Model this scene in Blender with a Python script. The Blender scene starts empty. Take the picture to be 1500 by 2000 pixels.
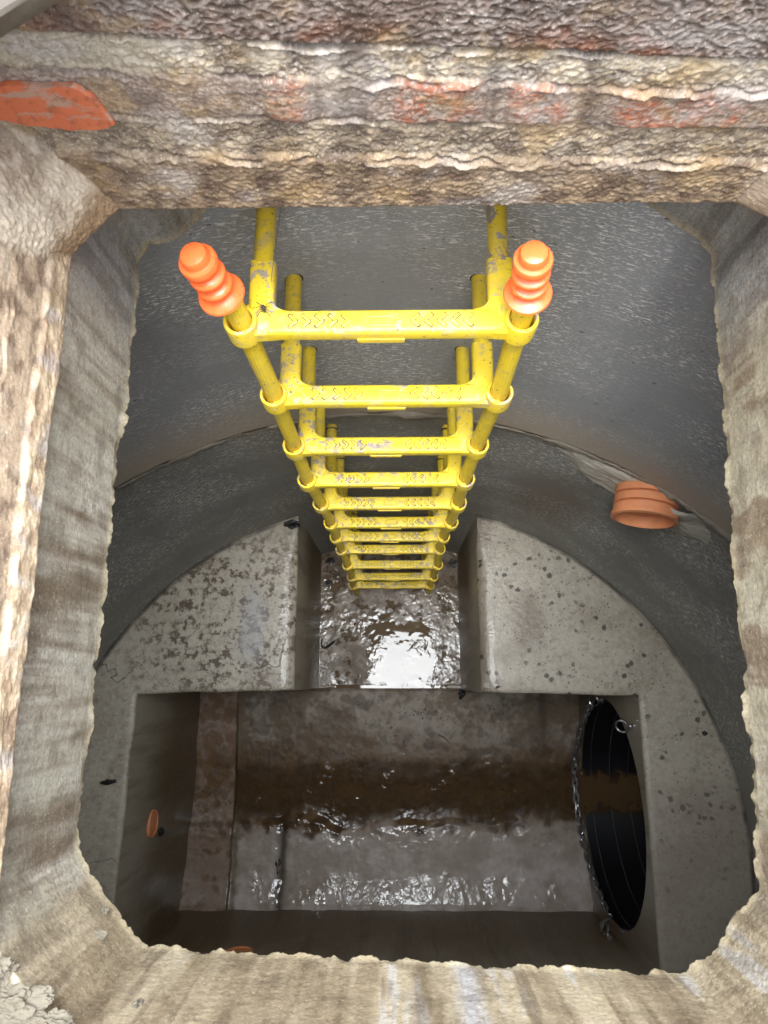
import bpy, bmesh, math, random
import numpy as np
from mathutils import Vector, Matrix

random.seed(7)
rng = np.random.RandomState(11)
SC = bpy.context.scene
COL = SC.collection
PI = math.pi
R_ = math.radians

# ------------------------------------------------------------------ camera, sky, sun, exposure
# the camera sits at the origin, a little above street level, looking down the manhole
cd = bpy.data.cameras.new('camera')
cam = bpy.data.objects.new('camera', cd)
COL.objects.link(cam)
_d = np.array([775 - 750, -(1330 - 1000), -1387.0]); _d /= np.linalg.norm(_d)
_z = -_d
_x = np.array([1.0, 0, 0]); _x -= _x.dot(_z) * _z; _x /= np.linalg.norm(_x)
_y = np.cross(_z, _x)
_R = np.array([_x, _y, _z])
cam.matrix_world = Matrix([list(_R[0]) + [0], list(_R[1]) + [0], list(_R[2]) + [0], [0, 0, 0, 1]])
cd.sensor_fit = 'VERTICAL'
cd.sensor_height = 36.0
cd.lens = 1387 / 2000 * 36.0
cd.clip_start = 0.02
cd.clip_end = 500
cd.dof.use_dof = True
cd.dof.focus_distance = 1.45
cd.dof.aperture_fstop = 18.0
SC.camera = cam

world = bpy.data.worlds.new('World')
SC.world = world
world.use_nodes = True
wn = world.node_tree
sky = wn.nodes.new('ShaderNodeTexSky')
sky.sky_type = 'NISHITA'
sky.sun_disc = False
sky.sun_elevation = R_(76)
sky.sun_rotation = R_(180)
sky.dust_density = 3.0
hs = wn.nodes.new('ShaderNodeHueSaturation')          # a grey overcast sky
hs.inputs['Saturation'].default_value = 0.35
wn.links.new(sky.outputs['Color'], hs.inputs['Color'])
wn.links.new(hs.outputs['Color'], wn.nodes['Background'].inputs['Color'])
wn.nodes['Background'].inputs['Strength'].default_value = 0.06

ld = bpy.data.lights.new('overcast_sun', 'SUN')
ld.energy = 1.5
ld.angle = R_(68)
ld.color = (0.92, 0.97, 1.0)
sun = bpy.data.objects.new('overcast_sun', ld)
COL.objects.link(sun)
sun.rotation_euler = (R_(-14), 0, 0)          # high cloud glare, coming from slightly behind the viewer

SC.view_settings.view_transform = 'Standard'
SC.view_settings.look = 'None'
SC.view_settings.gamma = 1.0
SC.view_settings.exposure = 3.8
SC.cycles.max_bounces = 12
SC.cycles.diffuse_bounces = 8
SC.cycles.glossy_bounces = 4
SC.cycles.caustics_reflective = False
SC.cycles.caustics_refractive = False
SC.cycles.use_denoising = True

# ------------------------------------------------------------------ numeric helpers
_perm = rng.permutation(256)
_perm = np.concatenate([_perm, _perm, _perm])
_rx, _ry = rng.rand(256), rng.rand(256)
_g = rng.normal(size=(256, 3)); _g /= np.linalg.norm(_g, axis=1)[:, None]


def pn(x, y, z):
    """gradient noise, about -0.7..0.7"""
    x, y, z = np.broadcast_arrays(np.asarray(x, float), np.asarray(y, float), np.asarray(z, float))
    xi, yi, zi = np.floor(x).astype(int), np.floor(y).astype(int), np.floor(z).astype(int)
    xf, yf, zf = x - xi, y - yi, z - zi
    u, v, w = [t * t * t * (t * (t * 6 - 15) + 10) for t in (xf, yf, zf)]
    res = 0
    for dx in (0, 1):
        for dy in (0, 1):
            for dz in (0, 1):
                h = _perm[_perm[_perm[(xi + dx) & 255] + ((yi + dy) & 255)] + ((zi + dz) & 255)]
                g = _g[h]
                d = g[..., 0] * (xf - dx) + g[..., 1] * (yf - dy) + g[..., 2] * (zf - dz)
                res = res + d * (u if dx else 1 - u) * (v if dy else 1 - v) * (w if dz else 1 - w)
    return res


def fbm(x, y, z=0.0, o=4, rough=0.5):
    s, a, f = 0, 1.0, 1.0
    for i in range(o):
        s = s + a * pn(x * f + i * 17.3, y * f + i * 5.1, z * f + i * 9.7)
        a *= rough; f *= 2.0
    return s


def worm(x, y, z=0.0):
    """wriggly ridges 0..1"""
    wx = x + 0.6 * pn(x * 0.7, y * 0.7, z + 3.3)
    wy = y + 0.6 * pn(x * 0.7 + 9, y * 0.7, z + 7.7)
    a = 1 - np.abs(pn(wx, wy, z)) * 2.6
    b = 1 - np.abs(pn(wx * 1.9 + 4, wy * 1.9, z + 5)) * 2.6
    return np.clip(0.62 * a + 0.38 * b, 0, 1)


def lump(x, y, seed=0):
    """crust of rounded lumps: 0 in the cracks between them, about 1 on top"""
    x = x + 0.45 * pn(x * 0.9, y * 0.9, seed + 0.5); y = y + 0.45 * pn(x * 0.9 + 31, y * 0.9, seed + 4.5)
    xi, yi = np.floor(x).astype(int), np.floor(y).astype(int)
    f1 = np.full(x.shape, 9.0); f2 = np.full(x.shape, 9.0)
    for dx in (-1, 0, 1):
        for dy in (-1, 0, 1):
            k = _perm[_perm[(xi + dx) & 255] + ((yi + dy + seed * 37) & 255)]
            d = np.hypot(xi + dx + _rx[k] - x, yi + dy + _ry[k] - y)
            f2 = np.minimum(f2, np.maximum(f1, d)); f1 = np.minimum(f1, d)
    return np.clip((f2 - f1) * 1.7, 0, 1)


def sm(a, b, x):
    t = np.clip((x - a) / (b - a), 0, 1)
    return t * t * (3 - 2 * t)


def band(x, a, b, w):
    return sm(a - w, a + w, x) * (1 - sm(b - w, b + w, x))


def L(r, g, b, k=1.0):
    """sRGB 0-255 to linear"""
    c = np.array([r, g, b], float) / 255
    return np.where(c <= 0.04045, c / 12.92, ((c + 0.055) / 1.055) ** 2.4) * k


def lerp(a, b, t):
    return a + (b - a) * t


def mixc(a, b, t):
    return a + (b - a) * t[..., None]


# ------------------------------------------------------------------ object helpers
def tag(o, label=None, cat=None, group=None, kind=None):
    if label: o['label'] = label
    if cat: o['category'] = cat
    if group: o['group'] = group
    if kind: o['kind'] = kind
    return o


def empty(name, loc, label, cat, group=None):
    o = bpy.data.objects.new(name, None)
    o.empty_display_size = 0.1
    COL.objects.link(o)
    o.location = loc
    return tag(o, label, cat, group)


def link(name, me, mats, parent=None):
    o = bpy.data.objects.new(name, me)
    COL.objects.link(o)
    for m in (mats if isinstance(mats, (list, tuple)) else [mats]):
        me.materials.append(m)
    if parent is not None:
        o.parent = parent
        o.matrix_parent_inverse = Matrix.Translation(-Vector(parent.location))
    return o


def grid_mesh(name, P, uv=None, col=None, fl=None, wrap=False, flip=False):
    ny, nx = P.shape[:2]
    me = bpy.data.meshes.new(name)
    idx = np.arange(ny * nx).reshape(ny, nx)
    if wrap:
        r = np.roll(idx, -1, axis=1)
        a, b, c, d = idx[:-1], r[:-1], r[1:], idx[1:]
    else:
        a, b, c, d = idx[:-1, :-1], idx[:-1, 1:], idx[1:, 1:], idx[1:, :-1]
    q = np.stack([a, d, c, b] if flip else [a, b, c, d], -1).reshape(-1, 4)
    me.vertices.add(ny * nx)
    me.vertices.foreach_set('co', P.reshape(-1).astype(np.float32))
    me.loops.add(q.size)
    me.loops.foreach_set('vertex_index', q.reshape(-1).astype(np.int32))
    me.polygons.add(len(q))
    me.polygons.foreach_set('loop_start', (np.arange(len(q)) * 4).astype(np.int32))
    me.polygons.foreach_set('use_smooth', np.ones(len(q), bool))
    if uv is not None:
        l = me.uv_layers.new(name='UVMap')
        l.data.foreach_set('uv', uv.reshape(-1, 2)[q.reshape(-1)].reshape(-1).astype(np.float32))
    if col is not None:
        at = me.attributes.new('col', 'FLOAT_COLOR', 'POINT')
        c4 = np.concatenate([col.reshape(-1, 3), np.ones((ny * nx, 1))], 1)
        at.data.foreach_set('color', c4.reshape(-1).astype(np.float32))
    for k, v in (fl or {}).items():
        at = me.attributes.new(k, 'FLOAT', 'POINT')
        at.data.foreach_set('value', np.broadcast_to(v, (ny, nx)).reshape(-1).astype(np.float32))
    me.update(calc_edges=True)
    me.validate()
    return me


def bm_mesh(name, bm, smooth=True, ang=40):
    me = bpy.data.meshes.new(name)
    bmesh.ops.recalc_face_normals(bm, faces=bm.faces[:])
    bm.to_mesh(me); bm.free()
    if smooth:
        me.polygons.foreach_set('use_smooth', np.ones(len(me.polygons), bool))
        try:
            me.set_sharp_from_angle(angle=R_(ang))
        except Exception:
            pass
    return me


def frame_of(t):
    t = t.normalized()
    a = Vector((0, 0, 1)) if abs(t.z) < 0.9 else Vector((0, 1, 0))
    u = t.cross(a).normalized()
    return u, t.cross(u).normalized()


def add_tube(bm, pts, rad, seg=16, cap=True, closed=False, prof=None):
    """sweep a round section along pts; prof(theta) scales the radius"""
    pts = [Vector(p) for p in pts]
    n = len(pts)
    rs = rad if isinstance(rad, (list, tuple)) else [rad] * n
    rings = []
    u0 = None
    for i, p in enumerate(pts):
        if closed:
            t = pts[(i + 1) % n] - pts[i - 1]
        else:
            t = pts[min(i + 1, n - 1)] - pts[max(i - 1, 0)]
        t.normalize()
        if u0 is None:
            u, v = frame_of(t)
        else:
            u = (u0 - t * u0.dot(t)).normalized(); v = t.cross(u)
        u0 = u
        rg = []
        for k in range(seg):
            a = 2 * PI * k / seg
            r = rs[i] * (prof(a) if prof else 1)
            rg.append(bm.verts.new(p + (u * math.cos(a) + v * math.sin(a)) * r))
        rings.append(rg)
    m = n if closed else n - 1
    for i in range(m):
        A, B = rings[i], rings[(i + 1) % n]
        for k in range(seg):
            bm.faces.new((A[k], A[(k + 1) % seg], B[(k + 1) % seg], B[k]))
    if cap and not closed:
        bm.faces.new(rings[0][::-1]); bm.faces.new(rings[-1])


def add_lathe(bm, base, axis, prof, seg=32):
    """prof: list of (distance along the axis, radius)"""
    base = Vector(base); axis = Vector(axis).normalized()
    u, v = frame_of(axis)
    rings = []
    for d, r in prof:
        rings.append([bm.verts.new(base + axis * d + (u * math.cos(2 * PI * k / seg) + v * math.sin(2 * PI * k / seg)) * max(r, 1e-4))
                      for k in range(seg)])
    for A, B in zip(rings, rings[1:]):
        for k in range(seg):
            bm.faces.new((A[k], A[(k + 1) % seg], B[(k + 1) % seg], B[k]))
    bm.faces.new(rings[0][::-1]); bm.faces.new(rings[-1])


def add_prism(bm, pts2, z0, z1, bev=0.0, at=lambda x, y, z: (x, y, z)):
    """upright prism with a bevelled top edge"""
    n = len(pts2)
    c = np.array(pts2, float)
    m = c.mean(0)
    loops = [[(x, y, z0) for x, y in c]]
    if bev:
        loops.append([(x, y, z1 - bev) for x, y in c])
        d = m - c
        d = d / np.maximum(np.linalg.norm(d, axis=1)[:, None], 1e-6)
        loops.append([(x, y, z1) for x, y in c + d * bev])
    else:
        loops.append([(x, y, z1) for x, y in c])
    vs = [[bm.verts.new(at(*p)) for p in l] for l in loops]
    for A, B in zip(vs, vs[1:]):
        for k in range(n):
            bm.faces.new((A[k], A[(k + 1) % n], B[(k + 1) % n], B[k]))
    bm.faces.new(vs[0][::-1]); bm.faces.new(vs[-1])


# ------------------------------------------------------------------ node helpers
class G:
    def __init__(s, name):
        s.m = bpy.data.materials.new(name)
        s.m.use_nodes = True
        s.t = s.m.node_tree
        s.p = s.t.nodes['Principled BSDF']

    def node(s, ty, ins=None, **props):
        n = s.t.nodes.new(ty)
        for k, v in props.items():
            setattr(n, k, v)
        for k, v in (ins or {}).items():
            s.put(n.inputs[k], v)
        return n

    def put(s, sock, v):
        if isinstance(v, bpy.types.NodeSocket):
            s.t.links.new(v, sock)
        elif v is not None:
            if hasattr(v, '__len__') and sock.type == 'RGBA':
                v = list(v)[:3] + [1.0]
            elif hasattr(v, '__len__'):
                v = list(v)
            sock.default_value = v

    def set(s, **k):
        for a, v in k.items():
            s.put(s.p.inputs[a.replace('_', ' ')], v)
        return s

    def obj(s): return s.node('ShaderNodeTexCoord').outputs['Object']
    def uv(s): return s.node('ShaderNodeTexCoord').outputs['UV']
    def acol(s, n='col'): return s.node('ShaderNodeAttribute', attribute_name=n).outputs['Color']
    def afac(s, n): return s.node('ShaderNodeAttribute', attribute_name=n).outputs['Fac']
    def sep(s, v): return s.node('ShaderNodeSeparateXYZ', {0: v}).outputs
    def comb(s, x, y, z=0.0): return s.node('ShaderNodeCombineXYZ', {0: x, 1: y, 2: z}).outputs[0]
    def vm(s, op, a, b=None): return s.node('ShaderNodeVectorMath', {0: a, 1: b}, operation=op).outputs[0]
    def vlen(s, a): return s.node('ShaderNodeVectorMath', {0: a}, operation='LENGTH').outputs['Value']

    def noise(s, vec, scale, detail=4.0, rough=0.55, dist=0.0):
        return s.node('ShaderNodeTexNoise', {'Vector': vec, 'Scale': scale, 'Detail': detail, 'Roughness': rough, 'Distortion': dist}).outputs[0]

    def ncol(s, vec, scale, detail=3.0):
        return s.node('ShaderNodeTexNoise', {'Vector': vec, 'Scale': scale, 'Detail': detail}).outputs['Color']

    def vor(s, vec, scale, feature='F1', rand=1.0):
        return s.node('ShaderNodeTexVoronoi', {'Vector': vec, 'Scale': scale, 'Randomness': rand}, feature=feature).outputs['Distance']

    def math(s, op, a, b=None, clamp=False):
        return s.node('ShaderNodeMath', {0: a, 1: b}, operation=op, use_clamp=clamp).outputs[0]

    def mr(s, v, a, b, c=0.0, d=1.0, smooth=True):
        return s.node('ShaderNodeMapRange', {0: v, 1: a, 2: b, 3: c, 4: d}, interpolation_type='SMOOTHSTEP' if smooth else 'LINEAR').outputs[0]

    def mix(s, f, a, b, mode='MIX'):
        n = s.node('ShaderNodeMix', data_type='RGBA', blend_type=mode)
        s.put(n.inputs[0], f); s.put(n.inputs[6], a); s.put(n.inputs[7], b)
        return n.outputs[2]

    def mul(s, *a):
        r = a[0]
        for b in a[1:]:
            r = s.math('MULTIPLY', r, b)
        return r

    def mx(s, *a):
        r = a[0]
        for b in a[1:]:
            r = s.math('MAXIMUM', r, b)
        return r

    def bump(s, h, strength=0.5, dist=0.002, normal=None):
        n = s.node('ShaderNodeBump', {'Height': h, 'Strength': strength, 'Distance': dist})
        if normal is not None:
            s.put(n.inputs['Normal'], normal)
        return n.outputs[0]

    def blob(s, pos, c, r, warp=None, soft=0.35):
        """1 inside an ellipsoid with centre c and radii r, ragged by warp"""
        d = s.vm('DIVIDE', s.vm('SUBTRACT', pos, c), r)
        l = s.vlen(d)
        if warp is not None:
            l = s.math('ADD', l, warp)
        return s.mr(l, 1 - soft, 1 + soft, 1.0, 0.0)


def val(c, k):
    return [float(v) * k for v in c]


# ------------------------------------------------------------------ materials
KA = 0.80           # photograph brightness -> base colour of the shaft rim


def mat_rim(name='weathered_rim', bs=0.55):
    g = G(name)
    o = g.obj()
    c = g.acol()
    n1 = g.noise(o, 260, 4, 0.6)
    n2 = g.noise(o, 900, 3, 0.6)
    c = g.mix(1.0, c, g.mix(n1, (0.48, 0.465, 0.45), (1.46, 1.46, 1.46)), 'MULTIPLY')
    sp = g.mr(g.noise(o, 520, 2, 0.5), 0.62, 0.72)
    c = g.mix(g.mul(sp, 0.35), c, val(L(225, 215, 195), 0.8))
    dk = g.mr(g.noise(o, 330, 3, 0.6), 0.60, 0.72)
    c = g.mix(g.mul(dk, 0.55), c, val(L(70, 56, 45), 0.7))
    h = g.math('ADD', g.math('MULTIPLY', n1, 0.8), g.math('MULTIPLY', n2, 0.35))
    g.set(Base_Color=c, Roughness=g.mr(g.afac('wet'), 0, 1, 0.85, 0.33), Normal=g.bump(h, bs, 0.0020))
    return g.m


def mat_ring(name, base, fleck, tone):
    """dark spun concrete with pale flecks laid round the ring; uv in metres"""
    g = G(name)
    uv = g.uv()
    o = g.obj()
    big = g.noise(o, 2.2, 4, 0.55)
    mid = g.noise(g.vm('MULTIPLY', uv, (14, 26, 1)), 1.0, 4, 0.6)
    c = g.mix(big, val(base, 0.78), val(base, 1.22))
    c = g.mix(g.mul(g.mr(mid, 0.45, 0.75), 0.5), c, tone)
    # faint damp runs down the ring
    run = g.mul(g.mr(g.noise(g.vm('MULTIPLY', uv, (7, 0.9, 1)), 1.0, 5, 0.65), 0.50, 0.72), 0.38)
    c = g.mix(run, c, val(base, 0.55))
    lime = g.mul(g.mr(g.noise(g.vm('MULTIPLY', uv, (11, 1.6, 1)), 1.0, 5, 0.7), 0.60, 0.76), 0.25)
    c = g.mix(lime, c, val(tone, 1.35))
    # pale dashes
    w = g.vm('ADD', uv, g.vm('MULTIPLY', g.ncol(g.vm('MULTIPLY', uv, (9, 9, 1)), 1.0), (0.03, 0.03, 0)))
    f1 = g.mr(g.noise(g.vm('MULTIPLY', w, (52, 190, 1)), 1.0, 3, 0.65), 0.545, 0.63)
    patch = g.mr(g.noise(g.vm('MULTIPLY', uv, (3.2, 4.5, 1)), 1.0, 3, 0.6), 0.36, 0.66)
    f2 = g.mr(g.noise(g.vm('MULTIPLY', w, (130, 330, 1)), 1.0, 2, 0.6), 0.555, 0.64)
    fl = g.mul(g.mx(f1, g.mul(f2, 0.7)), g.math('ADD', 0.12, g.mul(patch, 1.0)))
    c = g.mix(g.mul(fl, 1.0), c, fleck)
    # pits
    pit = g.mul(g.mr(g.noise(g.vm('MULTIPLY', uv, (60, 95, 1)), 1.0, 2, 0.5), 0.70, 0.745), 0.8)
    c = g.mix(pit, c, val(base, 0.25))
    return g, uv, o, c, g.math('SUBTRACT', g.math('ADD', g.mul(fl, 0.6), g.mul(mid, 0.6)), pit)


def mat_upper_ring():
    g, uv, o, c, h = mat_ring('upper_ring_concrete', L(162, 165, 168), L(248, 248, 245), val(L(174, 176, 176), 1.0))
    z = g.sep(o)[2]
    # sandy smear of mortar just above the joint
    warp = g.mul(g.math('SUBTRACT', g.noise(g.vm('MULTIPLY', uv, (5, 40, 1)), 1.0, 4, 0.6), 0.5), 0.14)
    sand = g.mr(g.math('ADD', z, warp), -1.46, -1.72)
    c = g.mix(g.mul(sand, 0.8), c, val(L(184, 170, 148), 1.0))
    g.set(Base_Color=c, Roughness=0.85, Normal=g.bump(h, 0.5, 0.003))
    return g.m


def mat_lower_ring():
    g, uv, o, c, h = mat_ring('lower_ring_concrete', L(138, 137, 132), L(236, 234, 226), val(L(150, 148, 141), 1.0))
    s = g.sep(o)
    w = g.mul(g.math('SUBTRACT', g.noise(o, 9, 4, 0.6), 0.5), 0.9)
    # brown wash running from the pipe stub, and damp low down
    st = g.blob(o, (0.50, 0.50, -2.28), (0.12, 0.25, 0.26), w, 0.7)
    c = g.mix(g.mul(st, 0.5), c, val(L(120, 92, 62), 0.9))
    damp = g.mr(g.math('ADD', s[2], g.mul(w, 0.25)), -2.15, -2.66)
    c = g.mix(g.mul(damp, 0.35), c, val(L(96, 92, 80), 1.0))
    g.set(Base_Color=c, Roughness=g.mr(damp, 0, 1, 0.85, 0.6), Normal=g.bump(h, 0.45, 0.003))
    return g.m


def spots(g, pos, scale, lo, hi, dens=0.5):
    return g.mul(g.mr(g.vor(pos, scale), hi, lo), g.mr(g.noise(pos, scale * 0.22, 2, 0.5), 1 - dens, 1 - dens + 0.08))


def mat_bench():
    g = G('benching_concrete')
    o = g.obj()
    n = g.noise(o, 4.5, 5, 0.6)
    c = g.mix(n, L(146, 138, 123), L(188, 180, 165))
    c = g.mix(g.mul(g.mr(g.noise(o, 38, 4, 0.65), 0.44, 0.70), 0.45), c, L(120, 109, 93))
    c = g.mix(g.mul(g.mr(g.noise(o, 2.6, 5, 0.7), 0.50, 0.64), 0.35), c, L(116, 102, 84))
    c = g.mix(g.mul(g.mr(g.noise(o, 95, 3, 0.6), 0.55, 0.66), 0.4), c, L(190, 184, 172))
    wl = g.mul(g.math('SUBTRACT', g.noise(o, 11, 5, 0.65), 0.5), 1.6)
    # brown mottled growth on the left slab
    reg = g.blob(o, (-0.64, 0.22, -2.72), (0.34, 0.34, 0.3), wl, 0.5)
    mott = g.mr(g.noise(o, 30, 6, 0.75), 0.49, 0.57)
    c = g.mix(g.mul(reg, mott, 0.95), c, L(80, 65, 50))
    mott2 = g.mr(g.noise(o, 60, 4, 0.7), 0.60, 0.68)
    c = g.mix(g.mul(mott2, 0.3), c, L(98, 88, 74))
    # greyer smear
    gs = g.blob(o, (-0.55, 0.20, -2.72), (0.05, 0.13, 0.3), wl, 0.5)
    c = g.mix(g.mul(gs, 0.5), c, L(150, 150, 154))
    # brown damp along the edges of the ladder recess and the front of the slabs
    x, y, z = g.sep(o)
    ed = g.mul(g.mr(g.math('ADD', x, g.mul(wl, 0.02)), 0.40, 0.315), g.mr(x, 0.2, 0.3))
    c = g.mix(g.mul(ed, 0.55), c, L(96, 82, 68))
    rm = g.mul(g.blob(o, (0.50, 0.22, -2.72), (0.06, 0.10, 0.3), wl, 0.6), 0.6)
    c = g.mix(rm, c, L(104, 90, 74))
    # mauve tint over the right strip
    rs = g.mul(g.mr(y, -0.2, -0.6), g.mr(x, 0.7, 0.95))
    c = g.mix(g.mul(rs, 0.5), c, L(142, 130, 122))
    # dark tarry spots, mostly on the right slab
    rt = g.mul(g.mr(x, -0.3, 0.3, 0.35, 1.0), g.mr(y, -0.9, -0.1, 0.35, 1.0))
    wo = g.vm('ADD', o, g.vm('MULTIPLY', g.ncol(o, 30), (0.02, 0.02, 0)))
    wo = g.vm('ADD', wo, g.vm('MULTIPLY', g.ncol(o, 110), (0.012, 0.012, 0)))
    s1 = spots(g, wo, 24, 0.15, 0.29, 0.52)
    s2 = spots(g, wo, 74, 0.16, 0.28, 0.51)
    s3 = g.mul(spots(g, wo, 11, 0.08, 0.15, 0.50), g.mr(g.noise(o, 90, 3, 0.6), 0.35, 0.5))
    fine = g.mul(g.mr(g.noise(o, 130, 3, 0.6), 0.66, 0.72), 0.8)
    s2 = g.mx(s2, fine)
    sp = g.mul(g.mx(s1, g.mul(s2, 0.8), s3), rt)
    c = g.mix(g.mul(sp, 0.85), c, L(48, 44, 38))
    # black line where slab meets ring
    rr = g.vlen(g.vm('MULTIPLY', g.vm('ADD', o, (0.03, 0.59, 0)), (1, 1, 0)))
    gap = g.mr(g.math('ADD', rr, g.mul(wl, 0.006)), 1.254, 1.268)
    c = g.mix(g.mul(gap, g.mr(g.noise(o, 5, 3), 0.35, 0.55, 0.3, 0.85)), c, L(48, 42, 33))
    # hairline cracks
    ck = g.mr(g.vor(g.vm('ADD', o, g.vm('MULTIPLY', g.ncol(o, 6), (0.3, 0.3, 0))), 1.7, 'DISTANCE_TO_EDGE'), 0.004, 0.0)
    ck = g.mul(ck, g.mr(g.noise(o, 2.0, 2), 0.5, 0.6))
    c = g.mix(g.mul(ck, 0.7), c, L(60, 54, 46))
    h = g.math('ADD', g.noise(o, 55, 5, 0.65), g.mul(g.noise(o, 9, 3), 1.5))
    h = g.math('SUBTRACT', h, g.mul(ck, 1.0))
    sh = g.mx(g.mr(g.math('ABSOLUTE', g.math('ADD', x, 0.035)), 0.44, 0.39), 0.0)
    rgh = g.math('SUBTRACT', g.mr(g.noise(o, 7, 3), 0.3, 0.7, 0.34, 0.55), g.mul(sh, 0.28))
    g.set(Base_Color=c, Roughness=rgh, Normal=g.bump(h, 0.55, 0.005))
    return g.m


def mat_bench_side():
    g = G('benching_side_damp')
    o = g.obj()
    x, y, z = g.sep(o)
    st = g.noise(g.vm('MULTIPLY', o, (22, 22, 2.2)), 1.0, 5, 0.6)
    w = g.mul(g.math('SUBTRACT', g.noise(g.vm('MULTIPLY', o, (6, 6, 3)), 1.0, 4, 0.6), 0.5), 0.5)
    c = g.mix(g.mr(g.math('ADD', z, w), -2.78, -3.25), L(150, 142, 126), L(104, 88, 66))
    c = g.mix(g.mul(g.mr(st, 0.45, 0.75), 0.55), c, L(70, 56, 38))
    c = g.mix(g.mul(g.mr(g.noise(g.vm('MULTIPLY', o, (50, 50, 6)), 1.0, 4, 0.6), 0.5, 0.75), 0.35), c, L(134, 130, 120))
    h = g.math('ADD', g.noise(g.vm('MULTIPLY', o, (60, 60, 14)), 1.0, 4, 0.6), g.noise(o, 16, 3))
    g.set(Base_Color=c, Roughness=0.34, Normal=g.bump(h, 0.4, 0.005))
    return g.m


def mat_floor():
    g = G('wet_floor')
    o = g.obj()
    c = g.acol()
    n = g.noise(o, 24, 5, 0.65)
    c = g.mix(1.0, c, g.mix(n, (0.66, 0.65, 0.62), (1.34, 1.34, 1.36)), 'MULTIPLY')
    wo = g.vm('ADD', o, g.vm('MULTIPLY', g.ncol(o, 22), (0.03, 0.03, 0)))
    s1 = spots(g, wo, 30, 0.20, 0.30, 0.46)
    s2 = spots(g, wo, 80, 0.2, 0.3, 0.53)
    c = g.mix(g.mul(g.mx(s1, s2), g.afac('spot')), c, L(34, 29, 23))
    wet = g.afac('wet')
    r1 = g.noise(o, 120, 2, 0.5)
    r2 = g.noise(o, 46, 2, 0.45)
    amp = g.mr(g.noise(o, 8, 3, 0.6), 0.38, 0.62, 0.15, 1.0)
    h = g.mul(amp, g.mr(wet, 0.2, 0.7, 0.3, 1.0), g.math('ADD', g.mul(r1, 0.28), r2))
    rgh = g.mr(g.math('ADD', wet, g.mul(g.math('SUBTRACT', g.noise(o, 13, 4, 0.6), 0.5), 1.1)), 0.25, 0.9, 0.55, 0.15)
    g.set(Base_Color=c, Roughness=rgh, Normal=g.bump(h, 0.85, 0.0036))
    return g.m


def mat_water(name, col, rip, sc):
    g = G(name)
    o = g.obj()
    c = g.mix(g.noise(o, 9, 4, 0.6), val(col, 0.7), val(col, 1.25))
    c = g.mix(g.mul(spots(g, o, 24, 0.15, 0.3, 0.45), 0.5), c, val(col, 0.4))
    h = g.noise(o, sc, 2, 0.5, 0.6)
    m = g.mr(g.noise(o, 6, 3, 0.5), 0.50, 0.72)
    g.set(Base_Color=c, Roughness=0.025, IOR=1.40, Alpha=g.afac('depth'), Normal=g.bump(g.mul(h, m), 0.6, rip))
    return g.m


def mat_paint_yellow():
    g = G('yellow_plastic')
    o = g.obj()
    gn = g.node('ShaderNodeObjectInfo').outputs['Random']
    po = g.vm('ADD', o, g.comb(g.mul(gn, 31.0), g.mul(gn, 17.0), 0.0))
    c = g.mix(g.noise(po, 30, 4, 0.6), L(226, 196, 40), L(238, 212, 62))
    c = g.mix(g.mr(g.noise(po, 17, 5, 0.65), 0.42, 0.75, 0.0, 0.6), c, L(186, 166, 104))
    d1 = g.mr(g.noise(po, 46, 5, 0.70), 0.50, 0.60)
    lft = g.mr(g.sep(o)[0], 0.1, -0.2, 0.0, 0.10)
    d2 = g.mr(g.math('ADD', g.noise(po, 11, 2, 0.5), lft), 0.38, 0.58)
    nz = g.mr(g.sep(g.node('ShaderNodeNewGeometry').outputs['Normal'])[2], -0.1, 0.8, 0.35, 1.0)
    dirt = g.mul(d1, d2, g.afac('dirt'))
    c = g.mix(g.mul(dirt, nz, 0.95), c, L(152, 143, 140))
    sp = g.mul(g.mr(g.noise(po, 170, 3, 0.6), 0.62, 0.70), 0.8)
    c = g.mix(sp, c, L(88, 74, 40))
    g.set(Base_Color=c, Roughness=g.mr(dirt, 0, 1, 0.45, 0.85), Normal=g.bump(g.noise(po, 90, 3, 0.6), 0.12, 0.002))
    return g.m


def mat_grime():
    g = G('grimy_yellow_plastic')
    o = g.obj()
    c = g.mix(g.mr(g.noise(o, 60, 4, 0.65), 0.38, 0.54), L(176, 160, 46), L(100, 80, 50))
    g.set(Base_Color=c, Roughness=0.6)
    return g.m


def mat_grip():
    g = G('orange_handgrip_plastic')
    o = g.obj()
    c = g.mix(g.noise(o, 40, 4, 0.6), L(238, 100, 48), L(252, 122, 66))
    sc = g.mr(g.noise(g.vm('MULTIPLY', o, (90, 90, 30)), 1.0, 5, 0.7), 0.58, 0.70)
    c = g.mix(g.mul(sc, 0.45), c, L(186, 96, 62))
    dk = g.mr(g.noise(o, 260, 2, 0.5), 0.68, 0.73)
    c = g.mix(g.mul(dk, 0.7), c, L(110, 60, 40))
    g.set(Base_Color=c, Roughness=g.mr(g.noise(o, 60, 4, 0.6), 0.35, 0.65, 0.2, 0.45), Normal=g.bump(g.noise(o, 150, 3), 0.08, 0.001))
    return g.m


def simple(name, col, rough=0.5, metal=0.0, nscale=40, var=0.2, bump=0.0, bdist=0.001):
    g = G(name)
    o = g.obj()
    n = g.noise(o, nscale, 4, 0.6)
    c = g.mix(n, val(col, 1 - var), val(col, 1 + var))
    g.set(Base_Color=c, Roughness=rough, Metallic=metal)
    if bump:
        g.set(Normal=g.bump(n, bump, bdist))
    return g.m


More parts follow.
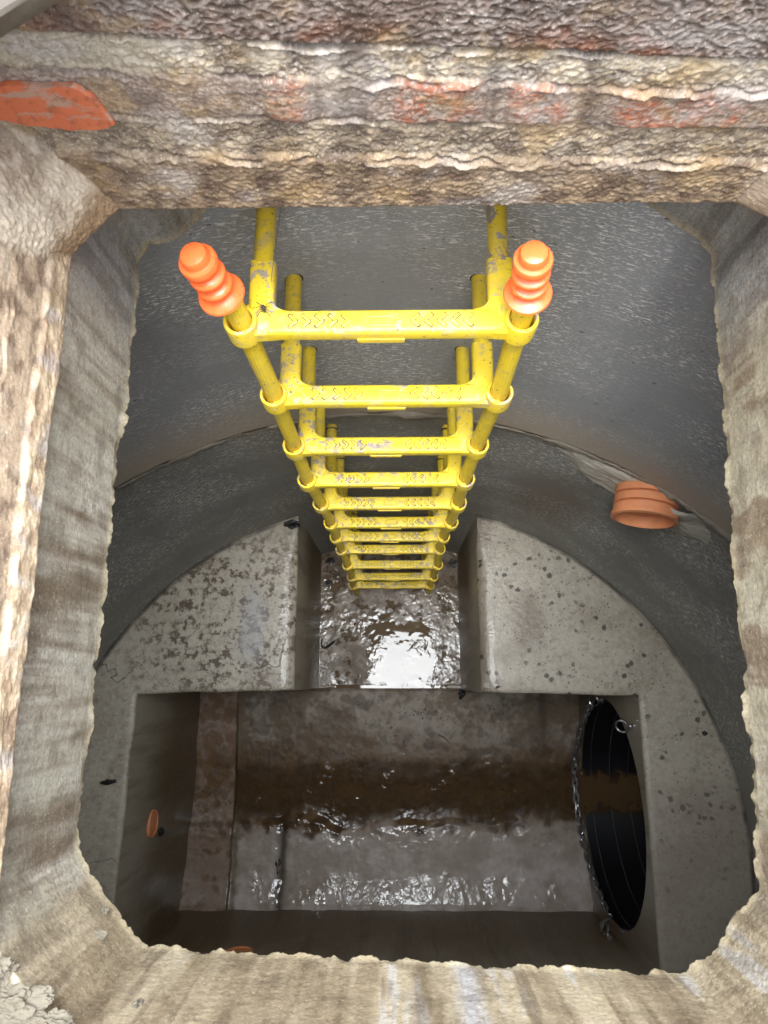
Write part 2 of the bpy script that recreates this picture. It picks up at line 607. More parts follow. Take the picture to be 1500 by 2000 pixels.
M_RIM = mat_rim()
M_SLAB = mat_rim('stained_slab_concrete', 0.30)
M_UP = mat_upper_ring()
M_LOW = mat_lower_ring()
M_BENCH = mat_bench()
M_SIDE = mat_bench_side()
M_FLOOR = mat_floor()
M_PUD = mat_water('puddle_water', L(104, 88, 68), 0.0035, 30)
M_STREAM = mat_water('stream_water', L(88, 68, 46), 0.010, 34)
M_YEL = mat_paint_yellow()
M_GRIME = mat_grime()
M_ORG = mat_grip()
M_CLAY = simple('orange_pipe_plastic', L(228, 150, 104), 0.45, 0, 30, 0.18, 0.1)
M_STEEL = simple('galvanised_steel', (0.55, 0.56, 0.58), 0.28, 1.0, 60, 0.25)
M_CHAIN = simple('tarnished_chain_steel', (0.40, 0.41, 0.43), 0.42, 1.0, 60, 0.3)
M_BLACK = simple('black_pipe_plastic', (0.004, 0.004, 0.006), 0.45, 0, 20, 0.3)
M_SEAM = simple('pipe_seam_glint', (0.10, 0.10, 0.10), 0.4, 0, 30, 0.3)  # seam ridges coloured pale to paint in glints on the glossy corrugation
M_MORT = simple('grey_mortar', L(138, 132, 120), 0.8, 0, 60, 0.25, 0.6, 0.004)
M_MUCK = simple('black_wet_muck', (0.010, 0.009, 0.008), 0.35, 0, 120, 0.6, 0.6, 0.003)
M_LUMP = simple('pale_mortar_lump', L(186, 174, 152, 0.24), 0.85, 0, 130, 0.25, 0.6, 0.002)
M_IRON = simple('rusty_painted_steel', L(146, 122, 88, 0.09), 0.6, 0, 120, 0.7, 0.4, 0.001)
M_BRICK = None

# ------------------------------------------------------------------ levels and outlines (metres, camera at the origin)
Z_GROUND, Z_LIP, Z_SLAB = -0.30, -0.622, -0.80
CX, CY, RAD = -0.03, -0.59, 1.262
Z_JOINT, Z_BENCH, Z_PLAT = -1.73, -2.72, -3.605


def resample(poly, n, closed=True):
    p = np.array(poly, float)
    if closed:
        p = np.vstack([p, p[:1]])
    d = np.concatenate([[0], np.cumsum(np.linalg.norm(np.diff(p, axis=0), axis=1))])
    t = np.linspace(0, d[-1], n, endpoint=not closed)
    return np.stack([np.interp(t, d, p[:, i]) for i in range(2)], 1), t


def normals2(p, closed=True):
    if closed:
        t = np.roll(p, -1, 0) - np.roll(p, 1, 0)
    else:
        t = np.gradient(p, axis=0)
    t /= np.linalg.norm(t, axis=1)[:, None]
    return np.stack([-t[:, 1], t[:, 0]], 1)       # left of travel


# ------------------------------------------------------------------ street surface round the shaft
def build_ground():
    hole, s = resample([(-0.374, -0.304), (0.419, -0.304), (0.419, 0.457), (-0.374, 0.457)], 200)
    rows = []
    for k, t in enumerate([1.0, 1.05, 1.2, 1.6, 2.5, 6, 30, 300]):
        rows.append(np.concatenate([hole * t, np.full((200, 1), Z_GROUND + 0.0)], 1))
    P = np.array(rows)
    me = grid_mesh('ground', P, uv=P[..., :2].copy(), wrap=True)
    g = G('street_asphalt')
    o = g.obj()
    c = g.mix(g.noise(o, 60, 4, 0.7), (0.035, 0.035, 0.035), (0.075, 0.073, 0.07))
    g.set(Base_Color=c, Roughness=0.85, Normal=g.bump(g.noise(o, 150, 3), 0.6, 0.004))
    o = link('ground', me, g.m)
    tag(o, kind='structure', label='grey asphalt street surface around the open manhole', cat='ground')


build_ground()


# ------------------------------------------------------------------ brick access shaft
def build_neck():
    root = empty('brick_shaft', (0.04, 0.1, Z_LIP), 'weathered brick and mortar shaft rising above the square concrete opening', 'shaft')
    NZ = 300
    zs = np.linspace(Z_LIP, Z_GROUND - 0.003, NZ)
    # outline keys: near-left, A (left wall end), B (far wall start), C (far wall end), D (right wall end), near-right
    kz = [-0.63, -0.57, -0.53, -0.49, -0.46, -0.43, -0.30]
    Ay = [0.415, 0.375, 0.36, 0.375, 0.41, 0.44, 0.46]
    Bx = [-0.271, -0.292, -0.315, -0.352, -0.39, -0.40, -0.41]
    Lx = [-0.320, -0.326, -0.332, -0.345, -0.36, -0.37, -0.38]
    Cx = [0.334, 0.345, 0.36, 0.40, 0.42, 0.43, 0.43]
    Dy = [0.415, 0.40, 0.39, 0.41, 0.43, 0.44, 0.44]
    n1, n2, n3, n4, n5, n6 = 300, 70, 640, 60, 200, 120
    N = n1 + n2 + n3 + n4 + n5 + n6
    P = np.zeros((NZ, N, 3)); seg = np.zeros(N, int)
    for i, z in enumerate(zs):
        a, b, l, c, d = [np.interp(z, kz, q) for q in (Ay, Bx, Lx, Cx, Dy)]
        K = [(l, -0.31), (l, a), (b, 0.463), (c, 0.463), (0.425, d), (0.425, -0.31), (l, -0.31)]
        o = 0
        for j, n in enumerate((n1, n2, n3, n4, n5, n6)):
            t = np.linspace(0, 1, n, endpoint=False)
            P[i, o:o + n, 0] = lerp(K[j][0], K[j + 1][0], t)
            P[i, o:o + n, 1] = lerp(K[j][1], K[j + 1][1], t)
            seg[o:o + n] = j
            o += n
        # soften the corners
        P[i, :, 2] = z
    for _ in range(6):
        P[:, :, :2] = 0.25 * np.roll(P, 1, 1)[:, :, :2] + 0.5 * P[:, :, :2] + 0.25 * np.roll(P, -1, 1)[:, :, :2]
    d = np.roll(P, -1, 1) - np.roll(P, 1, 1)
    nrm = np.stack([d[..., 1], -d[..., 0]], -1)
    nrm /= np.linalg.norm(nrm, axis=-1)[..., None]          # towards the inside (right of travel)
    x, y, z = P[..., 0], P[..., 1], P[..., 2]
    far = np.isin(seg, (2,))[None, :] * np.ones((NZ, 1))
    lef = np.isin(seg, (0,))[None, :] * np.ones((NZ, 1))
    fil = np.isin(seg, (1,))[None, :] * np.ones((NZ, 1))
    # blur the masks round the corners
    for _ in range(16):
        far, lef, fil = [0.25 * np.roll(m, 1, 1) + 0.5 * m + 0.25 * np.roll(m, -1, 1) for m in (far, lef, fil)]
    s = x + y                                               # runs along both walls
    # courses sag to the right
    slope = np.interp(z, [-0.63, -0.44], [0.018, 0.062])
    zz = z + slope * x * far + 0.004 * fbm(s * 7, z * 2, 1.0, 3)
    zz = np.where(lef > 0.5, z - 0.012 + 0.004 * fbm(s * 8, z * 2, 4.0, 3), zz)
    W1 = worm(s * 115, z * 210, 0.3)
    W2 = worm(s * 170, z * 240, 2.3)
    LP1 = lump(s * 85, z * 130, 1)
    LP2 = lump(s * 210, z * 290, 2)
    LQ = 0.6 * sm(0, 0.5, LP1) + 0.4 * sm(0, 0.5, LP2)
    mk = 0.15 + 0.85 * sm(-0.02, 0.3, fbm(s * 16, z * 24, 61.0, 4))
    LQ = 0.5 + (LQ - 0.5) * mk
    LP1 = lerp(np.full_like(LP1, 0.3), LP1, mk)
    n_big = fbm(s * 9, z * 9, 2.2, 4)
    n_mid = fbm(s * 40, z * 55, 7.1, 4)
    n_fin = fbm(s * 200, z * 240, 5.5, 3, 0.65)
    edge = 0.0035
    top = sm(-0.4365 - edge, -0.4365 + edge, zz)            # upper brown brick course
    mor1 = band(zz, -0.468, -0.4365, edge)
    brk = band(zz, -0.512, -0.468, edge)
    mor2 = band(zz, -0.553, -0.512, edge)
    lin = 1 - sm(-0.553 - edge, -0.553 + edge, zz)
    # relief, positive into the shaft
    org0 = np.clip(band(x, -0.105, -0.070, 0.004) + band(x, 0.0, 0.068, 0.004) + band(x, 0.095, 0.142, 0.004) + band(x, 0.185, 0.40, 0.005), 0, 1)
    h = top * (0.0015 + 0.0030 * (W1 - 0.4) + 0.001 * n_mid) + mor1 * (-0.001 + 0.0016 * n_mid + 0.0015 * (LQ - 0.5) + 0.0012 * n_fin) \
        + brk * (0.0022 - 0.005 * (1 - org0) * 0.5 + 0.0011 * (LQ - 0.5) + 0.0014 * n_mid) + mor2 * (-0.0015 + 0.0014 * n_mid + 0.0010 * (LQ - 0.5) + 0.0012 * n_fin) \
        + lin * (0.003 + 0.0006 * n_mid + 0.0005 * (LQ - 0.5) + 0.0009 * n_fin)
    # ledges and cracks between courses
    for zc, wd, dp in ((-0.4385, 0.0022, 0.006), (-0.470, 0.002, 0.004), (-0.511, 0.002, 0.0045), (-0.556, 0.0018, 0.005)):
        wig = zc + 0.006 * fbm(s * 26, 0 * z, zc * 40, 5, 0.6)
        cr = np.exp(-((zz - wig) / wd) ** 2) * sm(-0.25, 0.25, fbm(s * 16, 0 * z, zc * 70, 4))
        rd = np.exp(-((zz - wig + 0.004) / (0.0018 + 0.0012 * n_mid)) ** 2) * sm(0.0, 0.4, fbm(s * 24 + 5, 0 * z, zc * 30, 4) + 0.1)
        h = h - dp * cr + 0.003 * rd
        if zc == -0.4385: crack1, ridge1 = cr, rd
        if zc == -0.556: crack4, ridge4 = cr, rd
        if zc == -0.511: ridge3 = rd
        if zc == -0.470: crack2 = cr
    smooth = np.clip(fil + lef * 0.0, 0, 1)
    hf = 0.004 * n_big + 0.0009 * n_mid + 0.0010 * n_fin + 0.0008 * (LQ - 0.5)
    h = h * (1 - smooth) + hf * smooth
    h = h + 0.003 * n_big + 0.0009 * n_fin
    # left wall: a lumpy mortar bed on the slab, brick above it
    lm = lef * band(z + 0.006 * fbm(s * 12, z * 4, 9.0, 3), -0.618, -0.585, 0.004)
    h = h * (1 - 0.75 * lef) + lm * (0.003 + 0.0022 * n_mid + 0.0006 * (LQ - 0.5))
    # round the lower arris
    low = np.clip((Z_LIP + 0.006 - z) / 0.006, 0, 1)
    h = h - 0.006 * low ** 2
    h = np.where((seg >= 3)[None, :], 0.4 * h, h)
    h = h + 0.0
    # colours
    cTop = mixc(mixc(np.broadcast_to(L(88, 70, 58), P.shape), L(134, 114, 100), sm(0.1, 0.5, W1)), L(186, 176, 168), sm(0.5, 0.85, W1) * sm(-0.45, 0.2, n_big))
    rust = sm(0.02, 0.3, fbm(s * 11, z * 16, 8.2, 4)) * sm(-0.405, -0.432, zz)
    rust = np.maximum(rust, sm(-0.16, -0.30, x) * sm(-0.40, -0.43, zz) * 0.8) * far
    cTop = mixc(cTop, L(140, 78, 42), rust * 0.75)
    cM1 = mixc(mixc(np.broadcast_to(L(132, 114, 96), P.shape), L(200, 184, 154), sm(-0.25, 0.15, n_mid)), L(224, 216, 202), sm(0.5, 0.95, W2) * 0.8)
    cM1 = mixc(cM1, L(196, 168, 112), sm(0.15, 0.45, fbm(s * 24, z * 30, 3.9, 3)) * 0.5)
    cB = mixc(np.broadcast_to(L(148, 126, 110), P.shape), L(182, 168, 154), sm(0.4, 0.85, W2))
    org = band(x, -0.105, -0.070, 0.006) * 0.7 + band(x, 0.0, 0.068, 0.008) + band(x, 0.095, 0.142, 0.006) + band(x, 0.185, 0.40, 0.012)
    org = np.clip(org, 0, 1) * far * sm(-0.15, 0.15, n_mid + 0.10 + 0.5 * n_big)
    cB = mixc(cB, mixc(np.broadcast_to(L(150, 84, 56), P.shape), L(190, 112, 76), sm(-0.2, 0.3, n_mid)), org * (1 - 0.75 * sm(0.4, 0.85, W2)) * 0.9)
    cM2 = mixc(mixc(np.broadcast_to(L(128, 110, 90), P.shape), L(178, 160, 132), sm(-0.2, 0.2, n_mid)), L(208, 198, 182), sm(0.6, 0.95, W2) * 0.6)
    cL = mixc(mixc(np.broadcast_to(L(120, 98, 78), P.shape), L(168, 144, 114), sm(-0.3, 0.1, n_mid)), L(188, 168, 142), sm(0.05, 0.35, n_big))
    cL = mixc(cL, L(104, 86, 74), sm(0.55, 0.9, W1) * sm(-0.1, 0.3, n_big) * 0.5)
    C = cTop * top[..., None] + cM1 * mor1[..., None] + cB * brk[..., None] + cM2 * mor2[..., None] + cL * lin[..., None]
    tot = (top + mor1 + brk + mor2 + lin)[..., None]
    C = C / np.maximum(tot, 0.3)
    # smooth pale pointing at the left end of the far wall
    pal = far * sm(-0.13, -0.20, x + 0.02 * n_mid) * mor1
    C = mixc(C, L(186, 176, 154), pal * 0.8)
    C = mixc(C, L(58, 46, 42), np.clip(crack1 + crack2 * 0.6 + crack4 * 0.8, 0, 1) * 0.8 * far)
    C = mixc(C, L(214, 206, 194), np.clip(ridge1 * 0.8 + ridge4 * 0.6 + ridge3 * 0.6, 0, 1) * far * 0.7)
    C = mixc(C, L(190, 158, 104), far * sm(0.05, 0.4, fbm(s * 18, z * 26, 12.9, 4)) * 0.45)
    C = mixc(C, L(196, 190, 184), far * sm(0.10, 0.45, fbm(s * 13, z * 20, 22.9, 5)) * 0.5)
    C = mixc(C, L(84, 66, 54), far * sm(0.12, 0.4, fbm(s * 20, z * 22, 31.9, 5)) * 0.5)
    vj = np.exp(-((x - 0.082 - 0.003 * n_mid) / 0.003) ** 2) + np.exp(-((x + 0.062 - 0.003 * n_mid) / 0.004) ** 2)
    C = mixc(C, L(92, 74, 60), far * np.clip(vj, 0, 1) * (brk + mor1 * 0.5) * 0.5)
    ck = 1 - sm(0.02, 0.22, LP1)
    C = mixc(C, L(92, 74, 60), ck * sm(-0.15, 0.25, n_mid) * 0.40 * far * (1 - 0.6 * top))
    C = mixc(C, L(212, 202, 184), sm(0.35, 0.8, LP1) * sm(-0.05, 0.25, fbm(s * 22, z * 30, 51.0, 4)) * 0.5 * far * (mor1 + mor2 * 0.6 + brk * 0.4))
    # vertical dirt runs
    run = sm(0.05, 0.4, fbm(s * 26, z * 3, 6.6, 3)) * far
    C = mixc(C, L(78, 62, 50), run * 0.45)
    C = C * (1 - 0.22 * top * far)[..., None]
    # fillet
    cF = mixc(mixc(np.broadcast_to(L(150, 134, 114), P.shape), L(196, 182, 160), sm(-0.3, 0.1, n_big)), L(208, 196, 176), sm(0.0, 0.4, n_mid) * 0.6)
    cF = mixc(cF, L(142, 116, 84), sm(-0.570, -0.60, z + 0.01 * n_mid))
    C = mixc(C, cF, fil)
    # left wall
    cLW = mixc(mixc(np.broadcast_to(L(124, 104, 84), P.shape), L(178, 156, 130), sm(-0.35, 0.1, n_mid)), L(184, 170, 152), sm(0.05, 0.4, fbm(s * 30, z * 40, 81.0, 4)) * 0.5)
    C = mixc(C, cLW, lef)
    cLM = mixc(mixc(np.broadcast_to(L(166, 142, 112), P.shape), L(200, 180, 148), sm(-0.15, 0.3, n_mid)), L(186, 184, 186), sm(0.0, 0.4, fbm(s * 40, z * 20, 71.0, 4)) * 0.6)
    C = mixc(C, cLM, lm * 0.7)
    C = mixc(C, L(126, 100, 80), lef * sm(0.0, 0.35, fbm(s * 15, z * 12, 41.0, 5)) * 0.5)
    C = mixc(C, L(196, 168, 124), low * 0.6)
    wet = np.clip(far * (0.55 * top + 0.45 * brk + 0.35 * lin + 0.2 * mor1) + 0.25 * lef, 0, 1)
    Q = P.copy()
    Q[..., :2] += nrm * h[..., None]
    Q[..., 2] += np.where(z < Z_LIP + 0.012, 0.0022 * fbm(s * 60, 0 * z, 3.3, 4) * (1 - (z - Z_LIP) / 0.012), 0)
    # underside: fold the lower edge back into the wall
    und = Q[0][None] - np.concatenate([nrm[0] * 1.0, np.zeros((N, 1))], 1)[None, :, :3] * np.array([0.012, 0.06, 0.20])[:, None, None]
    Q = np.concatenate([und[::-1], Q], 0)
    C = np.concatenate([np.repeat(C[:1], 3, 0), C], 0)
    wet = np.concatenate([np.repeat(wet[:1], 3, 0), wet], 0)
    Mfil, Mlef = [np.concatenate([np.repeat(m[:1], 3, 0), m], 0) for m in (fil, lef)]
    grey = C.mean(-1, keepdims=True)
    C = lerp(C, grey * np.array([1.03, 1.0, 0.95]), 0.08)
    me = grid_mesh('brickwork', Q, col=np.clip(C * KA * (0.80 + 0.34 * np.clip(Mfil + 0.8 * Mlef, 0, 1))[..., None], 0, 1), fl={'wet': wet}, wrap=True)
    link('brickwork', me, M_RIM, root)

    # one smooth orange brick laid bare at the left end
    bo = [(-0.46, -0.466), (-0.36, -0.461), (-0.255, -0.4645), (-0.243, -0.476), (-0.236, -0.507), (-0.262, -0.511), (-0.30, -0.507), (-0.34, -0.498), (-0.46, -0.494)]
    p, _ = resample(bo, 220)
    p[:, 1] += 0.003 * fbm(p[:, 0] * 60, p[:, 1] * 60, 2.0, 4)
    p[:, 0] += 0.003 * fbm(p[:, 0] * 60, p[:, 1] * 60, 8.0, 4)
    bm = bmesh.new()
    add_prism(bm, p, 0.0, 0.0048, 0.002, at=lambda a, b, c: (a, 0.4625 - c, b))
    me = bm_mesh('brick', bm)
    g = G('bare_orange_brick')
    o = g.obj()
    c = g.mix(g.noise(o, 30, 4, 0.6), val(L(184, 92, 56), KA), val(L(206, 116, 76), KA))
    c = g.mix(g.mul(g.mr(g.noise(g.vm('MULTIPLY', o, (30, 30, 75)), 1.0, 4, 0.65), 0.50, 0.60), 0.8), c, val(L(168, 144, 126), KA))
    c = g.mix(g.mul(g.mr(g.noise(o, 85, 4, 0.65), 0.52, 0.64), 0.5), c, val(L(120, 78, 56), KA))
    g.set(Base_Color=c, Roughness=0.7, Normal=g.bump(g.noise(o, 220, 4, 0.6), 0.5, 0.001))
    b = link('brick', me, g.m, root)
    b['label'] = 'smooth bare orange brick'
    return root


neck = build_neck()


# ------------------------------------------------------------------ concrete cover slab with its chamfered opening
def build_slab():
    bot = [(-0.327, 0.29), (-0.333, -0.06), (-0.334, -0.172), (-0.308, -0.212), (-0.258, -0.262), (-0.014, -0.271), (0.287, -0.283),
           (0.322, -0.258), (0.368, -0.205), (0.378, 0.072), (0.393, 0.448), (0.397, 0.512), (0.380, 0.545), (0.33, 0.585), (0.29, 0.625), (-0.22, 0.625), (-0.25, 0.585),
           (-0.283, 0.553), (-0.318, 0.54), (-0.325, 0.520)]
    N, NZ = 1500, 130
    p, s = resample(bot, N)
    for _ in range(5):
        p = 0.25 * np.roll(p, 1, 0) + 0.5 * p + 0.25 * np.roll(p, -1, 0)
    nr = normals2(p)                       # travel runs counter-clockwise seen from above -> left is inside
    zs = np.linspace(Z_LIP - 0.002, Z_SLAB, NZ)
    t = np.linspace(0, 1, NZ)[:, None]
    S = np.broadcast_to(s, (NZ, N)); Z = np.broadcast_to(zs[:, None], (NZ, N))
    # cyclic coordinates for noise
    X = np.broadcast_to(p[:, 0], (NZ, N)); Y = np.broadcast_to(p[:, 1], (NZ, N))
    big = fbm(X * 5, Y * 5, Z * 5, 3)
    mid = fbm(X * 30, Y * 30, Z * 30, 4)
    fin = fbm(X * 130, Y * 130, Z * 130, 3, 0.6)
    h = 0.0035 * big + 0.0007 * mid + 0.0004 * fin - 0.003 * (1 - t)
    # chipped lower arris
    e1 = fbm(p[:, 0] * 28, p[:, 1] * 28, 3.0, 5, 0.6)
    notch = np.exp(-(((p[:, 1] - 0.305) / 0.010) ** 2)) * (p[:, 0] < -0.3) * 0.006 + np.exp(-(((p[:, 1] - 0.262) / 0.012) ** 2)) * (p[:, 0] < -0.3) * -0.006
    lo = sm(0.90, 1.0, t)
    e2 = fbm(p[:, 0] * 90, p[:, 1] * 90, 7.0, 4, 0.65)
    h = h - lo ** 2 * (0.0 + 0.006 * np.clip(e1, -0.3, 1) + 0.002 * e2)[None, :] + lo * notch[None, :]
    P = np.zeros((NZ, N, 3))
    P[..., 0] = X + nr[:, 0] * h; P[..., 1] = Y + nr[:, 1] * h
    P[..., 2] = Z + lo * (0.006 * e1 + 0.0015 * e2)[None, :]
    st1 = fbm(X * 24, Y * 24, Z * 2.2, 4, 0.6)
    st2 = fbm(X * 60 + 7, Y * 60, Z * 4.0, 3, 0.6)
    blo = fbm(X * 11, Y * 11, Z * 9, 4)
    near = sm(-0.16, -0.24, Y); right = sm(0.30, 0.36, X) * (1 - near); left = sm(-0.27, -0.32, X) * (1 - near)
    shp = P.shape
    cl = mixc(np.broadcast_to(L(186, 181, 164), shp), L(214, 209, 194), sm(-0.3, 0.3, blo))
    C = mixc(cl, L(112, 94, 70), sm(-0.22, 0.46, st1 + 0.35 * blo) * 0.9)
    C = mixc(C, L(124, 102, 76), sm(-0.05, 0.45, st2) * 0.45)
    # near side: lime runs and tan
    cn = mixc(np.broadcast_to(L(164, 146, 118), shp), L(198, 182, 152), sm(-0.25, 0.3, st1))
    cn = mixc(cn, L(214, 210, 206), sm(0.22, 0.40, st1 + 0.4 * st2) * 0.8 * sm(-0.30, 0.02, X))
    cn = mixc(cn, L(112, 92, 70), sm(0.12, 0.40, st2 - 0.3 * blo) * 0.6)
    run = np.exp(-((X - 0.065 - 0.006 * mid) / 0.010) ** 2)
    cn = mixc(cn, L(206, 206, 212), run * 0.85)
    C = mixc(C, cn, near)
    # right side: buff and brown blotches
    cr = mixc(np.broadcast_to(L(192, 182, 154), shp), L(212, 204, 180), sm(-0.2, 0.3, blo))
    cr = mixc(cr, L(146, 122, 94), sm(-0.10, 0.20, blo + 0.7 * st1) * 0.8)
    C = mixc(C, cr, right)
    # bluish clean concrete under the far corners
    cb = mixc(np.broadcast_to(L(168, 170, 168), shp), L(192, 192, 186), sm(-0.2, 0.3, mid))
    cb = mixc(cb, L(104, 96, 82), sm(0.1, 0.4, st1) * 0.5)
    C = mixc(C, cb, sm(0.33, 0.47, Y + 0.03 * blo + 0.05 * st1))
    # dirt on the coarse bits
    st3 = fbm(X * 120, Y * 120, Z * 7.0, 3, 0.6)
    spk = fbm(X * 300, Y * 300, Z * 300, 2)
    C = mixc(C, L(120, 102, 80), sm(0.12, 0.45, st3 + 0.4 * blo) * 0.3)
    C = mixc(C, L(112, 94, 74), sm(0.15, 0.4, spk + 0.5 * blo) * 0.45)
    C = mixc(C, L(96, 78, 60), sm(0.05, 0.35, mid) * 0.35)
    C = mixc(C, L(212, 196, 160), lo * sm(-0.25, 0.3, e1 + 0.4)[None, :] * 0.75)  # cream lower edge: light on the rounded arris put into the colour
    wet = np.full((NZ, N), 0.25) + 0.3 * near
    # underside out past the ring, and the top face out under the brickwork
    c0 = np.array([CX, CY])
    und = []
    ang = np.arctan2(p[:, 1] - 0.15, p[:, 0] - 0.02)
    outer = np.stack([0.02 + 1.62 * np.cos(ang), 0.15 - 0.55 + 1.75 * np.sin(ang)], 1)
    for k, f in enumerate((0.008, 0.05, 0.3, 1.0)):
        q = lerp(P[-1, :, :2], outer, f)
        und.append(np.concatenate([q, np.full((N, 1), Z_SLAB - 0.004)], 1))
    topr = []
    for f in (1.0, 0.3, 0.05, 0.004):
        q = lerp(P[0, :, :2], outer, f)
        topr.append(np.concatenate([q, np.full((N, 1), Z_LIP - 0.002)], 1))
    Q = np.concatenate([np.array(topr), P, np.array(und)], 0)
    C = np.concatenate([np.repeat(C[:1] * 0.42, 4, 0), C, np.broadcast_to(L(120, 118, 112), (4, N, 3))], 0)  # top face colour darkened to offset the full sun falling on it
    wet = np.concatenate([np.repeat(wet[:1], 4, 0), wet, np.repeat(wet[-1:], 4, 0)], 0)
    grey = C.mean(-1, keepdims=True)
    C = lerp(C, grey * np.array([1.03, 1.0, 0.94]), 0.10)
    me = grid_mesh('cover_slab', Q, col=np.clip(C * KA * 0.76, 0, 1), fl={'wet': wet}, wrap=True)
    o = link('cover_slab', me, M_SLAB)
    tag(o, 'stained concrete cover slab with a chipped rectangular opening and cut corners', 'concrete slab')
    # lumps of spilt mortar stuck on the near left corner
    for (x, y, z, r, sx, sz) in ((-0.221, -0.268, -0.679, 0.0055, 0.8, 1.9), (-0.286, -0.236, -0.747, 0.006, 1.3, 0.7), (-0.296, -0.225, -0.782, 0.004, 1.2, 1.0),
                                 (-0.300, -0.246, -0.626, 0.017, 1.5, 0.8), (-0.276, -0.262, -0.626, 0.013, 1.6, 0.8), (-0.318, -0.222, -0.622, 0.014, 1.2, 0.8), (-0.255, -0.272, -0.628, 0.008, 1.6, 0.7),
                                 (0.371, -0.131, -0.778, 0.003, 1.0, 1.0)):
        bm = bmesh.new()
        bmesh.ops.create_icosphere(bm, subdivisions=5, radius=1)
        co = np.array([v.co for v in bm.verts])
        k = 1 + 0.7 * fbm(co[:, 0] * 1.5 + x * 50, co[:, 1] * 1.5, co[:, 2] * 1.5, 5, 0.6)
        for v, kk in zip(bm.verts, k):
            v.co = Vector((x + v.co.x * r * kk * sx * 0.9, y + v.co.y * r * kk * 0.8, z + v.co.z * r * kk * 0.8 * sz))
        link('mortar_lump', bm_mesh('mortar_lump', bm), M_LUMP, o)
    return o


slab = build_slab()


# ------------------------------------------------------------------ precast chamber rings
def ring_mesh(name, z0, z1, r0, prof=None, nz=60):
    N = 720
    a = np.linspace(0, 2 * PI, N + 1)
    zs = np.linspace(z0, z1, nz)
    A, Z = np.meshgrid(a, zs)
    r = r0 + 0.0035 * fbm(np.cos(A) * 4, np.sin(A) * 4, Z * 4, 3) + (prof(A, Z) if prof else 0)
    P = np.stack([CX + r * np.cos(A), CY + r * np.sin(A), Z], -1)
    UV = np.stack([A * r0, Z], -1)
    # give the ring its wall thickness
    back = P.copy()[[-1, 0]]
    back[..., 0] = CX + (r0 + 0.12) * np.cos(a); back[..., 1] = CY + (r0 + 0.12) * np.sin(a)
    P = np.concatenate([P, back[:1], back[1:], P[:1]], 0)
    UV = np.concatenate([UV, UV[-1:], UV[:1], UV[:1]], 0)
    return grid_mesh(name, P, uv=UV, flip=True)


up = link('concrete_ring', ring_mesh('concrete_ring', -0.806, Z_JOINT + 0.004, RAD), M_UP)
tag(up, 'upper grey concrete chamber ring with pale flecks behind the top of the ladder', 'concrete ring', 'precast chamber rings')
low = link('concrete_ring', ring_mesh('concrete_ring', Z_JOINT - 0.006, -3.75, RAD + 0.012), M_LOW)
tag(low, 'lower darker concrete chamber ring carrying the ribbed orange pipe stub', 'concrete ring', 'precast chamber rings')


def build_joint():
    N = 900
    a = np.linspace(0, 2 * PI, N + 1)
    th = np.linspace(-0.5 * PI, 0.5 * PI, 9)
    A, T = np.meshgrid(a, th)
    k = fbm(np.cos(A) * 9, np.sin(A) * 9, 2.0, 5, 0.6)
    kk = fbm(np.cos(A) * 60, np.sin(A) * 60, T * 1.3, 3, 0.6)
    bulge = np.clip(0.006 + 0.010 * k + 0.006 * kk, 0.0, 0.025)
    hgt = 0.013 + 0.016 * np.clip(k, -0.5, 1) + 0.004 * kk
    r = RAD + 0.002 - np.cos(T) * bulge
    z = Z_JOINT + np.sin(T) * hgt + 0.006 * fbm(np.cos(A) * 5 + 3, np.sin(A) * 5, 8.0, 4)
    P = np.stack([CX + r * np.cos(A), CY + r * np.sin(A), z], -1)
    me = grid_mesh('mortar_joint', P, flip=False)
    g = G('ring_joint_mortar')
    o = g.obj()
    c = g.mix(g.noise(o, 40, 5, 0.7), L(124, 118, 107), L(166, 158, 144))
    g.set(Base_Color=c, Roughness=0.85, Normal=g.bump(g.noise(o, 120, 4, 0.6), 0.7, 0.004))
    return link('mortar_joint', me, g.m, low)


build_joint()


# ------------------------------------------------------------------ benching round the pit and the ladder recess
PIPE_Y, PIPE_Z, PIPE_R, WALL_X = -0.520, -3.222, 0.450, 0.893
RE = 0.024


def arc_y(x):
    return CY + math.sqrt((RAD + 0.0125) ** 2 - (x - CX) ** 2)


